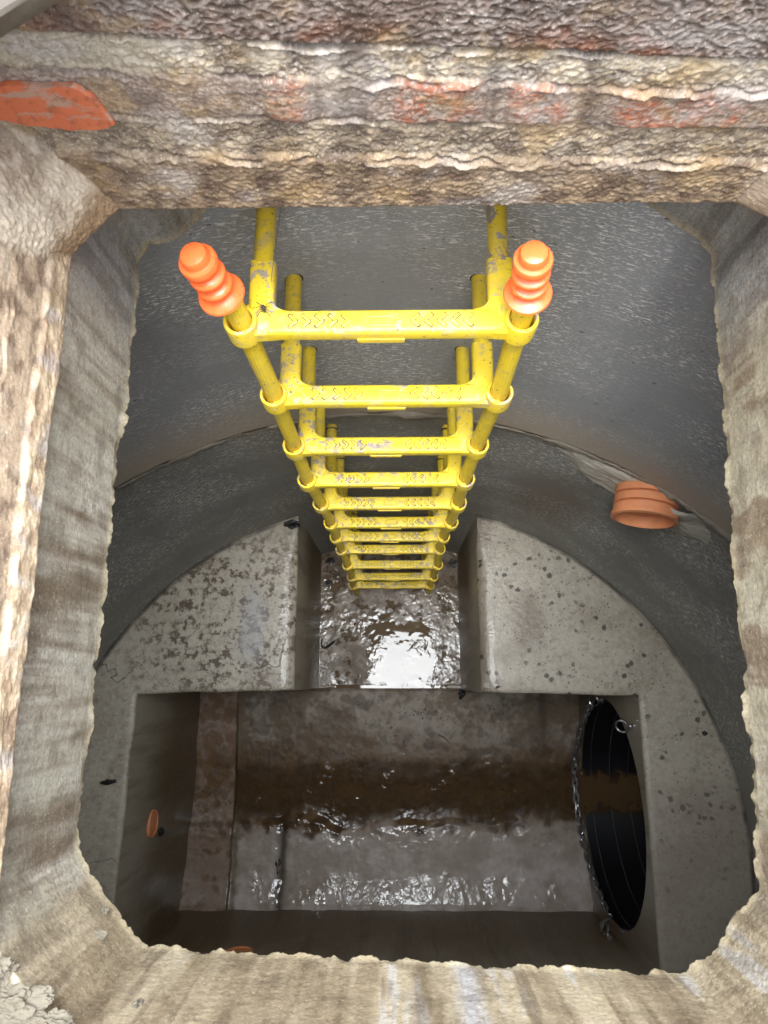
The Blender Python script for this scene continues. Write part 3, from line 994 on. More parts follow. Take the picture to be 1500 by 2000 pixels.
def build_bench():
    rl, rr = -0.384, 0.314
    inner = [(rl, arc_y(rl)), (rl, -0.034), (-0.972, -0.046), (-1.002, -1.024), (WALL_X, -1.024), (WALL_X, -0.052), (rr, -0.042), (rr, arc_y(rr))]
    pts, kind = [], []
    for j, (a, b) in enumerate(zip(inner, inner[1:])):
        a, b = np.array(a), np.array(b)
        n = max(8, int(np.linalg.norm(b - a) / 0.012))
        for k in range(n):
            q = lerp(a, b, k / n)
            w = 0.0 if (k < 2 or j == 4) else 1.0
            dirn = np.array([-(b - a)[1], (b - a)[0]]) / np.linalg.norm(b - a)
            q = q + dirn * 0.0065 * w * float(fbm(q[0] * 6, q[1] * 6, j * 3.1, 4))
            pts.append(q); kind.append(j)
    a0 = math.atan2(inner[-1][1] - CY, inner[-1][0] - CX)
    a1 = math.atan2(inner[0][1] - CY, inner[0][0] - CX)
    n = 260
    for k in range(n):
        t = a0 + (a1 - 2 * PI - a0) * k / n
        pts.append(np.array([CX + (RAD + 0.0125) * math.cos(t), CY + (RAD + 0.0125) * math.sin(t)])); kind.append(9)
    p = np.array(pts); kind = np.array(kind)
    nr = -normals2(p)                                     # outward of the concrete
    # make sure nr points away from the solid: test on the first recess edge (solid lies to the west)
    i0 = int(np.where(kind == 0)[0][10])
    if nr[i0, 0] < 0: nr = -nr
    m = len(p)
    # wide worn shoulders beside the ladder recess
    rad = np.where((kind == 0) | (kind == 6), 0.055, np.where(kind == 9, 0.005, RE))
    for _ in range(3):
        rad = 0.25 * np.roll(rad, 1) + 0.5 * rad + 0.25 * np.roll(rad, -1)
    rad = np.where(kind == 9, 0.005, np.minimum(rad, 0.005 + 0.3 * np.clip(0.60 - p[:, 1], 0, 1)))
    bm = bmesh.new()
    loops = []
    zb = -3.75
    loops.append([bm.verts.new((x, y, zb)) for x, y in p])
    for k in range(6):
        a = k / 5 * PI / 2
        ins = rad * (1 - math.cos(a)) if True else 0
        dz = rad * 0.55 * (1 - math.sin(a))
        q = p - nr * ins[:, None]
        loops.append([bm.verts.new((x, y, Z_BENCH - d)) for (x, y), d in zip(q, dz)])
    for li, (A, B) in enumerate(zip(loops, loops[1:])):
        for k in range(m):
            if li == 0 and kind[k] == 4:
                continue                                  # right pit wall is built with its pipe hole
            f = bm.faces.new((A[k], A[(k + 1) % m], B[(k + 1) % m], B[k]))
            f.material_index = 1 if li == 0 else 0
            f.smooth = True
    f = bm.faces.new(loops[-1])
    bmesh.ops.triangulate(bm, faces=[f])
    # right pit wall with the round hole
    k4 = np.where(kind == 4)[0]
    ya, yb = p[k4[0]][1], p[(k4[-1] + 1) % m][1]
    zt = Z_BENCH - float(rad[k4[len(k4) // 2]]) * 0.55
    na = 160
    ring_i, ring_o = [], []
    for k in range(na):
        t = 2 * PI * k / na
        c_, s_ = math.cos(t), math.sin(t)
        ring_i.append((PIPE_Y + PIPE_R * c_, PIPE_Z + PIPE_R * s_))
        lim = []
        if c_ > 1e-6: lim.append((yb - PIPE_Y) / c_)
        if c_ < -1e-6: lim.append((ya - PIPE_Y) / c_)
        if s_ > 1e-6: lim.append((zt - PIPE_Z) / s_)
        if s_ < -1e-6: lim.append((zb - PIPE_Z) / s_)
        d = min(lim)
        ring_o.append((PIPE_Y + d * c_, PIPE_Z + d * s_))
    vi = [bm.verts.new((WALL_X, y, z)) for y, z in ring_i]
    vo = [bm.verts.new((WALL_X, y, z)) for y, z in ring_o]
    vd = [bm.verts.new((WALL_X + 0.30, y, z)) for y, z in ring_i]
    for k in range(na):
        j = (k + 1) % na
        f = bm.faces.new((vi[k], vi[j], vo[j], vo[k])); f.material_index = 1
        f = bm.faces.new((vd[k], vd[j], vi[j], vi[k])); f.material_index = 1
    me = bpy.data.meshes.new('benching')
    bmesh.ops.recalc_face_normals(bm, faces=bm.faces[:])
    bm.to_mesh(me); bm.free()
    me.set_sharp_from_angle(angle=R_(50))
    o = link('concrete_benching', me, [M_BENCH, M_SIDE])
    tag(o, 'pale spotted concrete benching wrapped round the sunken pit and ladder recess', 'benching')
    return o


bench = build_bench()


# ------------------------------------------------------------------ floor of recess and pit, with the water lying on it
def floor_height(X, Y):
    wob = fbm(X * 3.5, Y * 3.5, 1.0, 4)
    ys = Y + 0.07 * wob * sm(-1.0, -0.85, Y) * sm(-0.06, -0.14, Y)
    prof_y = [-1.10, -1.00, -0.90, -0.86, -0.74, -0.69, -0.655, -0.60, -0.50, -0.40, -0.30, -0.12, -0.05, -0.02, 0.70]
    prof_z = [-3.580, -3.592, -3.624, -3.630, -3.636, -3.642, -3.658, -3.665, -3.667, -3.662, -3.646, -3.630, -3.620, -3.606, -3.606]
    z = np.interp(ys, prof_y, prof_z)
    # raised strip along the left wall
    st = sm(-0.782, -0.790, X + 0.006 * fbm(X * 9, Y * 9, 5.0, 3)) * sm(-0.02, -0.06, Y)
    z = z + st * 0.014
    # wet gully coming from the front drain
    gul = np.exp(-((X + 0.545 + 0.01 * wob) / 0.022) ** 2) * sm(-0.55, -0.7, Y)
    z = z - 0.007 * gul
    plat = sm(-0.05, -0.01, Y)
    pool = (((X - 0.018) / 0.128) ** 4 + ((Y - 0.12) / 0.135) ** 4) ** 0.25 + 0.45 * fbm(X * 9, Y * 9, 3.0, 4)
    z = z + plat * (0.0016 * fbm(X * 12, Y * 12, 3.0, 3) + 0.0054 * sm(0.85, 1.3, pool) - 0.0042)
    z = z + 0.0030 * fbm(X * 14, Y * 14, 9.0, 4) * (1 - 0.6 * plat) + 0.0010 * fbm(X * 45, Y * 45, 9.0, 3)
    return z, st, gul, plat


def build_floor():
    xs = np.linspace(-1.02, 0.90, 520); ys = np.linspace(-1.04, 0.70, 470)
    X, Y = np.meshgrid(xs, ys)
    Z, st, gul, plat = floor_height(X, Y)
    P = np.stack([X, Y, Z], -1)
    shp = P.shape
    n1 = fbm(X * 5, Y * 5, 2.0, 5); n2 = fbm(X * 16, Y * 16, 4.0, 4); n3 = fbm(X * 40, Y * 40, 6.0, 3)
    yw = Y + 0.05 * n2 + 0.06 * n1
    front = sm(-0.66, -0.72, yw)
    back = sm(-0.46, -0.20, yw) * (1 - plat)
    c = mixc(np.broadcast_to(L(100, 78, 54), shp), L(78, 60, 42), sm(-0.2, 0.3, n2))
    c = mixc(c, mixc(np.broadcast_to(L(156, 143, 132), shp), L(186, 176, 170), sm(-0.2, 0.4, n1 + 0.4 * n2)), front)
    cbk = mixc(np.broadcast_to(L(98, 84, 66), shp), L(136, 126, 114), sm(-0.1, 0.4, n1 + 0.4 * n3 + 0.6 * np.exp(-((X - 0.1) / 0.45) ** 2) - 0.15))
    c = mixc(c, cbk, back)
    c = mixc(c, mixc(np.broadcast_to(L(98, 84, 68), shp), L(136, 124, 108), sm(-0.2, 0.3, n2)), plat)
    cst = mixc(np.broadcast_to(L(108, 84, 62), shp), L(140, 122, 108), sm(-0.1, 0.3, n2 + 0.4 * sm(-0.45, -0.7, Y)))
    c = mixc(c, cst, st)
    c = mixc(c, L(64, 50, 34), sm(0.05, 0.4, n2 + 0.5 * n1) * 0.55 * (1 - 0.85 * front))
    c = mixc(c, L(86, 62, 38), sm(0.05, 0.4, fbm(X * 7 + 3, Y * 9, 44.0, 4)) * 0.45 * (1 - 0.85 * front))
    crack = np.exp(-((X + 0.786 + 0.004 * fbm(Y * 20, 0 * X, 3.0, 3)) / 0.005) ** 2) * sm(-0.1, -0.2, Y)
    c = mixc(c, L(40, 34, 24), crack * 0.7)
    alg = np.exp(-((X + 0.770 + 0.02 * n2) / 0.016) ** 2) * sm(-0.55, -0.75, Y)
    c = mixc(c, L(84, 74, 34), alg * 0.7)
    c = mixc(c, L(44, 36, 26), np.clip(gul, 0, 1) * 0.8)
    leak = np.exp(-((X - 0.715 + 0.01 * n2) / 0.022) ** 2) * sm(-0.38, -0.30, Y) * (1 - plat)
    c = mixc(c, L(30, 26, 22), leak * 0.85)
    brn = np.exp(-((X - 0.73 + 0.05 * n2) / 0.07) ** 2) * sm(-0.40, -0.32, Y) * (1 - plat)
    c = mixc(c, L(84, 64, 42), brn * 0.5)
    ns = np.exp(-((X - 0.12) / 0.38) ** 2 - ((Y + 0.18) / 0.13) ** 2)
    wet = 0.35 + 0.46 * plat + 0.05 * front + 0.42 * front * (sm(-0.80, -0.72, yw) + sm(-0.86, -0.93, yw)) + 0.5 * gul + 0.25 * (1 - back) * (1 - front) * (1 - plat) \
        + 0.25 * crack - 0.25 * back + 0.45 * n1 - 0.75 * np.exp(-(((X + 0.19) / 0.12) ** 2 + ((Y - 0.09) / 0.11) ** 2)) - 0.5 * np.exp(-(((X + 0.1) / 0.16) ** 2 + ((Y - 0.40) / 0.08) ** 2))
    me = grid_mesh('floor', P, col=np.clip(c * 1.12, 0, 1), fl={'wet': wet, 'spot': np.clip(0.25 + 0.75 * ns - 0.2 * front, 0, 1)})
    o = link('floor', me, M_FLOOR)
    tag(o, 'wet brown concrete floor of the ladder recess and pit', 'floor', kind='structure')

    def sheet(name, x0, x1, y0, y1, z, m, label, dmax, ny=240):
        xs = np.linspace(x0, x1, 400); ys = np.linspace(y0, y1, ny)
        A, B = np.meshgrid(xs, ys)
        Q = np.stack([A, B, z + 0.0004 * fbm(A * 7, B * 7, 2.0, 2)], -1)
        pz = PIPE_Z - np.sqrt(np.maximum((PIPE_R - 0.004) ** 2 - (B - PIPE_Y + 0.05 * fbm(A * 14, B * 9, 6.0, 4)) ** 2, 0.0)) + 0.0
        dep = sm(0.0002, dmax * np.where(A < 0.888, 1.0, np.clip(0.65 + 0.7 * fbm(A * 30, B * 30, 3.0, 3), 0.2, 2)), Q[..., 2] - np.where(A < 0.888, floor_height(A, B)[0], pz) + 0.0)
        tag(link(name, grid_mesh(name, Q, fl={'depth': dep}), m), label, 'water', kind='structure')
    sheet('puddle', -0.40, 0.33, -0.035, 0.70, Z_PLAT + 0.0002, M_PUD, 'shallow murky puddle reflecting the sky at the foot of the ladder', 0.0010)
    sheet('stream', -0.80, 1.45, -0.70, -0.33, -3.6560, M_STREAM, 'thin brown stream running along the channel into the black pipe', 0.014)


build_floor()


# ------------------------------------------------------------------ yellow step ladder
LX, RX = -0.200, 0.162
SY = [0.455, 0.451, 0.455, 0.452, 0.459, 0.467, 0.476, 0.476, 0.458, 0.454, 0.444]
SZ = [-0.835, -1.066, -1.330, -1.562, -1.814, -2.084, -2.346, -2.582, -2.826, -3.136, -3.345]
SZ = [lerp(z, -0.835 - 0.2505 * i, 0.0) for i, z in enumerate(SZ)]


def dirt_attr(me, v):
    at = me.attributes.new('dirt', 'FLOAT', 'POINT')
    at.data.foreach_set('value', np.full(len(me.vertices), v, np.float32))


def add_chevron(bm, cx, cy, z, size, sgn, w):
    """raised rounded chevron on the tread, pointing along sgn"""
    pts = []
    for s in (-1, 1):
        a = Vector((cx - sgn * size * 0.45, cy + s * size * 0.80, z)); b = Vector((cx + sgn * size * 0.45, cy, z))
        add_tube(bm, [a, lerp(a, b, 0.5), b], [w * 0.8, w, w], 8)
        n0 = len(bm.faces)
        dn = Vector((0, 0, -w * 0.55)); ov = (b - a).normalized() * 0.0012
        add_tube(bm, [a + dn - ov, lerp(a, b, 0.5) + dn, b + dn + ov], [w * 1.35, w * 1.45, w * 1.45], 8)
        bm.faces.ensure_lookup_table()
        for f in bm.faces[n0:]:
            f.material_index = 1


def tread_section(w, h):
    """rounded box section in (y, z): top edge rounded wide"""
    pts = []
    for cx, cy, r, a0 in ((w / 2, h / 2, 0.006, 0), (-w / 2, h / 2, 0.008, 90), (-w / 2, -h / 2, 0.003, 180), (w / 2, -h / 2, 0.003, 270)):
        for k in range(5):
            a = R_(a0 + 22.5 * k)
            ox = cx - math.copysign(r, cx); oy = cy - math.copysign(r, cy)
            pts.append((ox + r * math.cos(a), oy + r * math.sin(a)))
    return pts


def build_step(root, i):
    y, z = SY[i], SZ[i]
    sway = 0.0025 * math.sin(i * 2.3)
    xl, xr = LX + 0.004 * math.sin(i * 1.7), RX + 0.004 * math.sin(i * 1.7)
    ax = (xl + 0.024, xr - 0.024)
    yw = CY + math.sqrt((RAD + 0.004) ** 2 - (ax[0] - CX) ** 2) + 0.004
    bm = bmesh.new()
    w, h = 0.034, 0.023
    yc = y - 0.001
    # tread: swept section, turning smoothly back into both arms
    path = []
    fr = 0.022
    sleeve = y + 0.088
    path.append((ax[0], sleeve))
    path.append((ax[0], y + 0.052))
    path.append((ax[0], y + 0.034))
    for k in range(1, 6):
        a = k / 6 * PI / 2
        path.append((ax[0] + fr * 0.5 - fr * 0.5 * math.cos(a), yc + 0.034 - 0.034 * math.sin(a)))
    for k in range(17):
        path.append((lerp(ax[0] + fr * 0.6, ax[1] - fr * 0.6, k / 16), yc))
    for k in range(5, 0, -1):
        a = k / 6 * PI / 2
        path.append((ax[1] - fr * 0.5 + fr * 0.5 * math.cos(a), yc + 0.034 - 0.034 * math.sin(a)))
    path += [(ax[1], y + 0.034), (ax[1], y + 0.052), (ax[1], sleeve)]
    pp = np.array(path)
    nn = normals2(pp, closed=False)
    n = len(pp)
    rings = []
    sec = tread_section(w, h)
    for k in range(n):
        # widen the section at the two elbows (fillet on the inside)
        sw = 1.0
        rings.append([bm.verts.new((pp[k][0] + nn[k][0] * -u * sw, pp[k][1] + nn[k][1] * -u * sw, z - h / 2 + v)) for u, v in sec])
    m = len(sec)
    for A, B in zip(rings, rings[1:]):
        for k in range(m):
            bm.faces.new((A[k], A[(k + 1) % m], B[(k + 1) % m], B[k]))
    bm.faces.new(rings[0][::-1]); bm.faces.new(rings[-1])
    # inner fillets and outer webs to the rings
    for sx, a, xs in ((1, ax[0], xl), (-1, ax[1], xr)):
        fx, fy = a + sx * 0.015, yc + 0.015
        tri = [(fx, fy)] + [(fx + sx * 0.020 * (1 - math.sin(t)), fy + 0.020 * (1 - math.cos(t))) for t in np.linspace(0, PI / 2, 8)]
        if sx < 0: tri = tri[::-1]
        add_prism(bm, tri, z - h, z - 0.001, 0.0)
        web = [(a - sx * 0.004, yc + 0.036), (a + sx * 0.02, yc - 0.0165), (xs - sx * 0.002, y - 0.0195), (xs - sx * 0.006, y + 0.019)]
        if sx < 0: web = web[::-1]
        add_prism(bm, web, z - h, z - 0.003, 0.003)
        # socket ring round the stile
        ro, ri, hz = 0.0222, 0.0166, 0.036
        prof = [(-hz, ro - 0.002), (-hz + 0.002, ro - 0.0003), (-0.001, ro), (0.0025, ro - 0.0008), (0.0035, ro - 0.0025), (0.0030, ri + 0.0006), (0.0, ri), (-hz, ri)]
        seg = 36
        yr = y - 0.004
        rg = [[bm.verts.new((xs + r * math.cos(2 * PI * q / seg), yr + r * math.sin(2 * PI * q / seg), z + 0.006 + d)) for q in range(seg)] for d, r in prof]
        rg.append(rg[0])
        for A, B in zip(rg, rg[1:]):
            for q in range(seg):
                bm.faces.new((A[q], A[(q + 1) % seg], B[(q + 1) % seg], B[q]))
    # raised pattern on the tread
    xm = 0.5 * (xl + xr)
    cnt, gap, s0 = (5, 0.0172, 0.045) if i < 8 else (8, 0.0128, 0.030)
    for sgn in (1, -1):
        for k in range(cnt):
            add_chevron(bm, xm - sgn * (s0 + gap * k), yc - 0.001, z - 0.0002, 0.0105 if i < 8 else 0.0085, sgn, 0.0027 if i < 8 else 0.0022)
    lug = []
    for k in range(24):
        t = 2 * PI * k / 24
        lug.append((xm + 0.002 + math.copysign(0.012, math.cos(t)) + 0.0058 * math.cos(t), yc - 0.001 + 0.0062 * math.sin(t), z - 0.0003))
    add_tube(bm, lug, 0.0017, 8, closed=True)
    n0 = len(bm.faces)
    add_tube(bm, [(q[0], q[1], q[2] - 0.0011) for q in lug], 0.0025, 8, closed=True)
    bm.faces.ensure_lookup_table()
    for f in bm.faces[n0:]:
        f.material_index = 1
    # clip under the middle of the tread
    add_prism(bm, [(xm - 0.031, yc - 0.0185), (xm + 0.031, yc - 0.0185), (xm + 0.031, yc + 0.012), (xm - 0.031, yc + 0.012)], z - h - 0.0045, z - h + 0.004, 0.0)
    me = bm_mesh('step', bm, ang=35)
    dirt_attr(me, 1.0)
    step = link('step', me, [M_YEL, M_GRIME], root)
    for a in ax:
        b2 = bmesh.new()
        yq = CY + math.sqrt((RAD + 0.006) ** 2 - (a - CX) ** 2) + 0.01
        add_tube(b2, [(a, sleeve - 0.004, z - h / 2), (a, sleeve + 0.03, z - h / 2), (a, yq - 0.006, z - h / 2), (a, yq, z - h / 2)], [0.0137, 0.0137, 0.0137, 0.0125], 24)
        # the dark ring at the wall stands in for shade in the arm's hole
        me2 = bm_mesh('arm', b2)
        dirt_attr(me2, 0.4 if not (i == 0 and a > 0) else 1.5)
        arm = bpy.data.objects.new('arm', me2)
        COL.objects.link(arm); me2.materials.append(M_YEL)
        arm.parent = step
        b3 = bmesh.new()
        nrm = Vector((CX - a, CY - (yq - 0.008), 0)).normalized()
        ww = CY + math.sqrt(RAD ** 2 - (a - CX) ** 2)
        add_lathe(b3, (a, ww + 0.003, z - h / 2), (0, -1, 0), [(0, 0.0165), (0.002, 0.016), (0.003, 0.0150), (0.002, 0.0135)], 24)
        gr = bpy.data.objects.new('grout', bm_mesh('grout', b3))
        COL.objects.link(gr); gr.data.materials.append(M_HOLE_SHADE)
        gr.parent = step


M_HOLE_SHADE = simple('arm_hole_shade', (0.02, 0.018, 0.016), 0.6, 0, 100, 0.4, 0.5, 0.002)  # near-black colour paints the shade where an arm enters the wall


def build_ladder():
    root = empty('ladder', (-0.019, 0.455, Z_PLAT), 'yellow plastic step ladder with fluted stiles fixed to the chamber wall', 'ladder')
    for sx, off in ((LX, 0), (RX, 0)):
        pts = [(sx - 0.005 * (1 if sx < 0 else -0.1), 0.456, -0.772), (sx - 0.003 * (1 if sx < 0 else -0.1), 0.456, -0.800)]
        for i in range(11):
            pts.append((sx + 0.004 * math.sin(i * 1.7), SY[i], SZ[i]))
        pts.append((sx * 1.0, 0.440, -3.62))
        # densify
        P = [Vector(p) for p in pts]
        dense = []
        for a, b in zip(P, P[1:]):
            for k in range(4):
                dense.append(lerp(a, b, k / 4))
        dense.append(P[-1])
        bm = bmesh.new()
        add_tube(bm, dense, 0.0142, 72, prof=lambda a: 1 - 0.055 * (0.5 + 0.5 * math.cos(18 * a)) ** 2)
        me = bm_mesh('stile', bm, ang=80)
        dirt_attr(me, 0.25)
        link('stile', me, M_YEL, root)
    for i in range(11):
        build_step(root, i)
    # ribbed orange grips on the heads of the stiles
    prof = [(0.0, 0.0150), (0.0005, 0.0280), (0.0025, 0.0295), (0.005, 0.0285), (0.0068, 0.0210), (0.010, 0.0155), (0.0185, 0.0150), (0.0205, 0.0172), (0.0215, 0.0208), (0.0230, 0.0222), (0.0262, 0.0222), (0.0278, 0.0210), (0.0290, 0.0172), (0.031, 0.0150),
            (0.0405, 0.0150), (0.0425, 0.0172), (0.0435, 0.0208), (0.0450, 0.0222), (0.0482, 0.0222), (0.0498, 0.0210), (0.0510, 0.0172), (0.053, 0.0150), (0.0625, 0.0150), (0.0645, 0.0172), (0.0655, 0.0208), (0.0670, 0.0224),
            (0.0735, 0.0224), (0.0752, 0.0214), (0.0760, 0.0176), (0.0770, 0.0166), (0.0845, 0.0162), (0.0875, 0.0146), (0.0895, 0.0105), (0.0903, 0.0001)]
    for base, tip in (((-0.2105, 0.4565, -0.776), (-0.2235, 0.4565, -0.684)), ((0.1605, 0.4565, -0.780), (0.1520, 0.4565, -0.688))):
        bm = bmesh.new()
        add_lathe(bm, base, Vector(tip) - Vector(base), prof, 40)
        link('handgrip', bm_mesh('handgrip', bm, ang=32), M_ORG, root)
    return root


ladder = build_ladder()


# ------------------------------------------------------------------ pipes
def wall_pt(ang, z, r=RAD):
    return Vector((CX + r * math.cos(ang), CY + r * math.sin(ang), z))


def build_stub():
    c = Vector((0.641, 0.404, -1.805))
    root = empty('pipe_stub', c, 'short ribbed orange pipe stub mortared into the chamber wall right of the ladder', 'pipe')
    bm = bmesh.new()
    ax = Vector((0.20, 0.98, 0)).normalized()
    ro, ri = 0.080, 0.074
    prof = [(0.0, ri), (0.001, ri + 0.003), (0.002, ro + 0.004), (0.012, ro + 0.004), (0.014, ro)]
    d = 0.034
    while d < 0.24:
        prof += [(d - 0.003, ro), (d - 0.002, ro - 0.006), (d + 0.002, ro - 0.006), (d + 0.003, ro)]
        d += 0.026
    prof += [(0.30, ro), (0.30, ri), (0.001, ri)]
    u, v = frame_of(ax)
    seg = 64
    rg = [[bm.verts.new(c + ax * dd + (u * math.cos(2 * PI * q / seg) + v * math.sin(2 * PI * q / seg)) * r) for q in range(seg)] for dd, r in prof]
    for A, B in zip(rg, rg[1:] + rg[:1]):
        for q in range(seg):
            bm.faces.new((A[q], A[(q + 1) % seg], B[(q + 1) % seg], B[q]))
    link('ribbed_pipe', bm_mesh('ribbed_pipe', bm, ang=30), M_CLAY, root)
    # dark inside end
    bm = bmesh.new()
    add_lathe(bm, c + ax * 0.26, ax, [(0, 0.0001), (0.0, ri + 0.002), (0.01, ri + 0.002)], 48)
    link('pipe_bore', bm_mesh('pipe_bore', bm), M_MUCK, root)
    # smeared mortar collar on the curved wall: a relief in (arc, height)
    am = math.atan2(0.47 - CY, 0.66 - CX)
    na, nz = 160, 130
    A, Z = np.meshgrid(np.linspace(am - 0.24, am + 0.27, na), np.linspace(-1.735, -2.02, nz))
    U = (A - am) * RAD
    e = np.sqrt(((U - 0.03) / 0.250) ** 2 + ((Z + 1.83 - 0.12 * U) / 0.125) ** 2) + 0.20 * fbm(U * 9, Z * 9, 3.0, 4)
    hgt = 0.022 * (1 - sm(0.55, 1.02, e)) - 0.004
    # pile the mortar against the pipe on its right-hand side
    rightp = np.exp(-((U + 0.06) / 0.06) ** 2 - ((Z + 1.745) / 0.035) ** 2)
    hgt = hgt + rightp * 0.035 + 0.0035 * fbm(U * 14, Z * 45, 1.0, 4) + 0.0012 * fbm(U * 90, Z * 120, 1.0, 3)
    hgt = np.where(e > 1.0, -0.006 - 0.01 * (e - 1.0), hgt)
    r = RAD + 0.010 - hgt
    P = np.stack([CX + r * np.cos(A), CY + r * np.sin(A), Z], -1)
    link('mortar_collar', grid_mesh('mortar_collar', P, flip=True), M_MORT2, root)


def mat_collar():
    g = G('smeared_collar_mortar')
    o = g.obj()
    c = g.mix(g.noise(o, 14, 4, 0.6), L(178, 173, 160), L(204, 198, 184))
    c = g.mix(g.mul(g.mr(g.noise(o, 60, 4, 0.7), 0.55, 0.7), 0.5), c, L(126, 118, 102))
    g.set(Base_Color=c, Roughness=0.8, Normal=g.bump(g.noise(o, 80, 5, 0.65), 0.5, 0.004))
    return g.m


M_MORT2 = mat_collar()
build_stub()


def build_outlet():
    root = empty('outlet_pipe', (WALL_X, PIPE_Y, PIPE_Z), 'large black plastic outlet pipe mouth in the right pit wall behind the chain', 'pipe')
    bm = bmesh.new()
    r = PIPE_R - 0.004
    prof = [(0.0, r + 0.003), (0.0, r)]
    for k in range(1, 15):
        prof.append((0.05 * k, r))
    prof += [(0.70, 0.0001)]
    seg = 96
    rg = [[bm.verts.new((WALL_X + 0.004 + d, PIPE_Y + rr * math.cos(2 * PI * q / seg), PIPE_Z + rr * math.sin(2 * PI * q / seg))) for q in range(seg)] for d, rr in prof]
    for A, B in zip(rg, rg[1:]):
        for q in range(seg):
            bm.faces.new((A[q], A[(q + 1) % seg], B[(q + 1) % seg], B[q]))
    link('bore', bm_mesh('bore', bm), M_BLACK, root)
    for d in (0.045, 0.135, 0.225):
        bm = bmesh.new()
        pts = [(WALL_X + d, PIPE_Y + (r - 0.0006) * math.cos(t), PIPE_Z + (r - 0.0006) * math.sin(t)) for t in np.linspace(0, 2 * PI, 140, endpoint=False)]
        add_tube(bm, pts, 0.0012, 6, closed=True)
        link('seam', bm_mesh('seam', bm), M_SEAM, root)


build_outlet()


def build_drain(c, ax, label, r=0.052):
    root = empty('drain_pipe', c, label, 'pipe', 'small orange drains in the pit walls')
    ax = Vector(ax)
    u, v = frame_of(ax)
    bm = bmesh.new()
    prof = [(0.007, r - 0.004), (0.008, r), (-0.02, r), (-0.16, r), (-0.16, r - 0.004), (-0.02, r - 0.004)]
    seg = 48
    rg = [[bm.verts.new(Vector(c) + ax * d + (u * math.cos(2 * PI * q / seg) + v * math.sin(2 * PI * q / seg)) * rr) for q in range(seg)] for d, rr in prof]
    for A, B in zip(rg, rg[1:] + rg[:1]):
        for q in range(seg):
            bm.faces.new((A[q], A[(q + 1) % seg], B[(q + 1) % seg], B[q]))
    link('socket', bm_mesh('socket', bm, ang=30), M_CLAY, root)
    bm = bmesh.new()
    add_lathe(bm, Vector(c) + ax * 0.004, -ax, [(0, 0.0001), (0, r - 0.003), (0.004, r - 0.003)], 40)
    link('plug', bm_mesh('plug', bm), M_CLAY, root)
    return root


build_drain((-0.984, -0.556, -3.045), (1, 0, 0), 'orange drain end low in the left pit wall')
build_drain((-0.612, -1.022, -3.05), (0, 1, 0), 'orange drain end in the front pit wall above the wet trail')


# ------------------------------------------------------------------ eyebolts and safety chain
def torus(bm, c, n, r, t, seg=28, ts=8, arc=2 * PI, start=0.0):
    n = Vector(n).normalized()
    u, v = frame_of(n)
    full = arc > 6.2
    k = seg if full else seg + 1
    pts = [Vector(c) + (u * math.cos(start + arc * i / seg) + v * math.sin(start + arc * i / seg)) * r for i in range(k)]
    add_tube(bm, pts, t, ts, closed=full)


def eyebolt(p, n, label, tilt):
    root = empty('eyebolt', p, label, 'eyebolt', 'steel eyebolts round the pipe mouth')
    n = Vector(n)
    bm = bmesh.new()
    torus(bm, Vector(p) + n * 0.036, tilt, 0.0225, 0.0042)
    link('ring', bm_mesh('ring', bm), M_STEEL, root)
    bm = bmesh.new()
    add_lathe(bm, Vector(p) - n * 0.004, n, [(0, 0.012), (0.003, 0.012), (0.003, 0.005), (0.006, 0.005), (0.006, 0.0095), (0.014, 0.0095), (0.014, 0.005), (0.020, 0.005)], 12)
    link('stud', bm_mesh('stud', bm, ang=30), M_STEEL, root)
    return root


eyebolt((WALL_X - 0.004, -0.083, -3.20), (-1, 0, 0), 'steel eyebolt holding the upper end of the chain under the right slab', (0.25, 0.35, 0.9))
eyebolt((WALL_X - 0.002, -0.168, -2.835), (-1, 0, 0), 'empty steel eyebolt in the wall beside the rim of the black pipe', (0.1, 0.45, 0.9))
eyebolt((WALL_X - 0.03, -1.018, -3.24), (-0.35, 0.9, 0), 'steel eyebolt holding the hook at the lower end of the chain', (0.5, -0.2, 0.8))


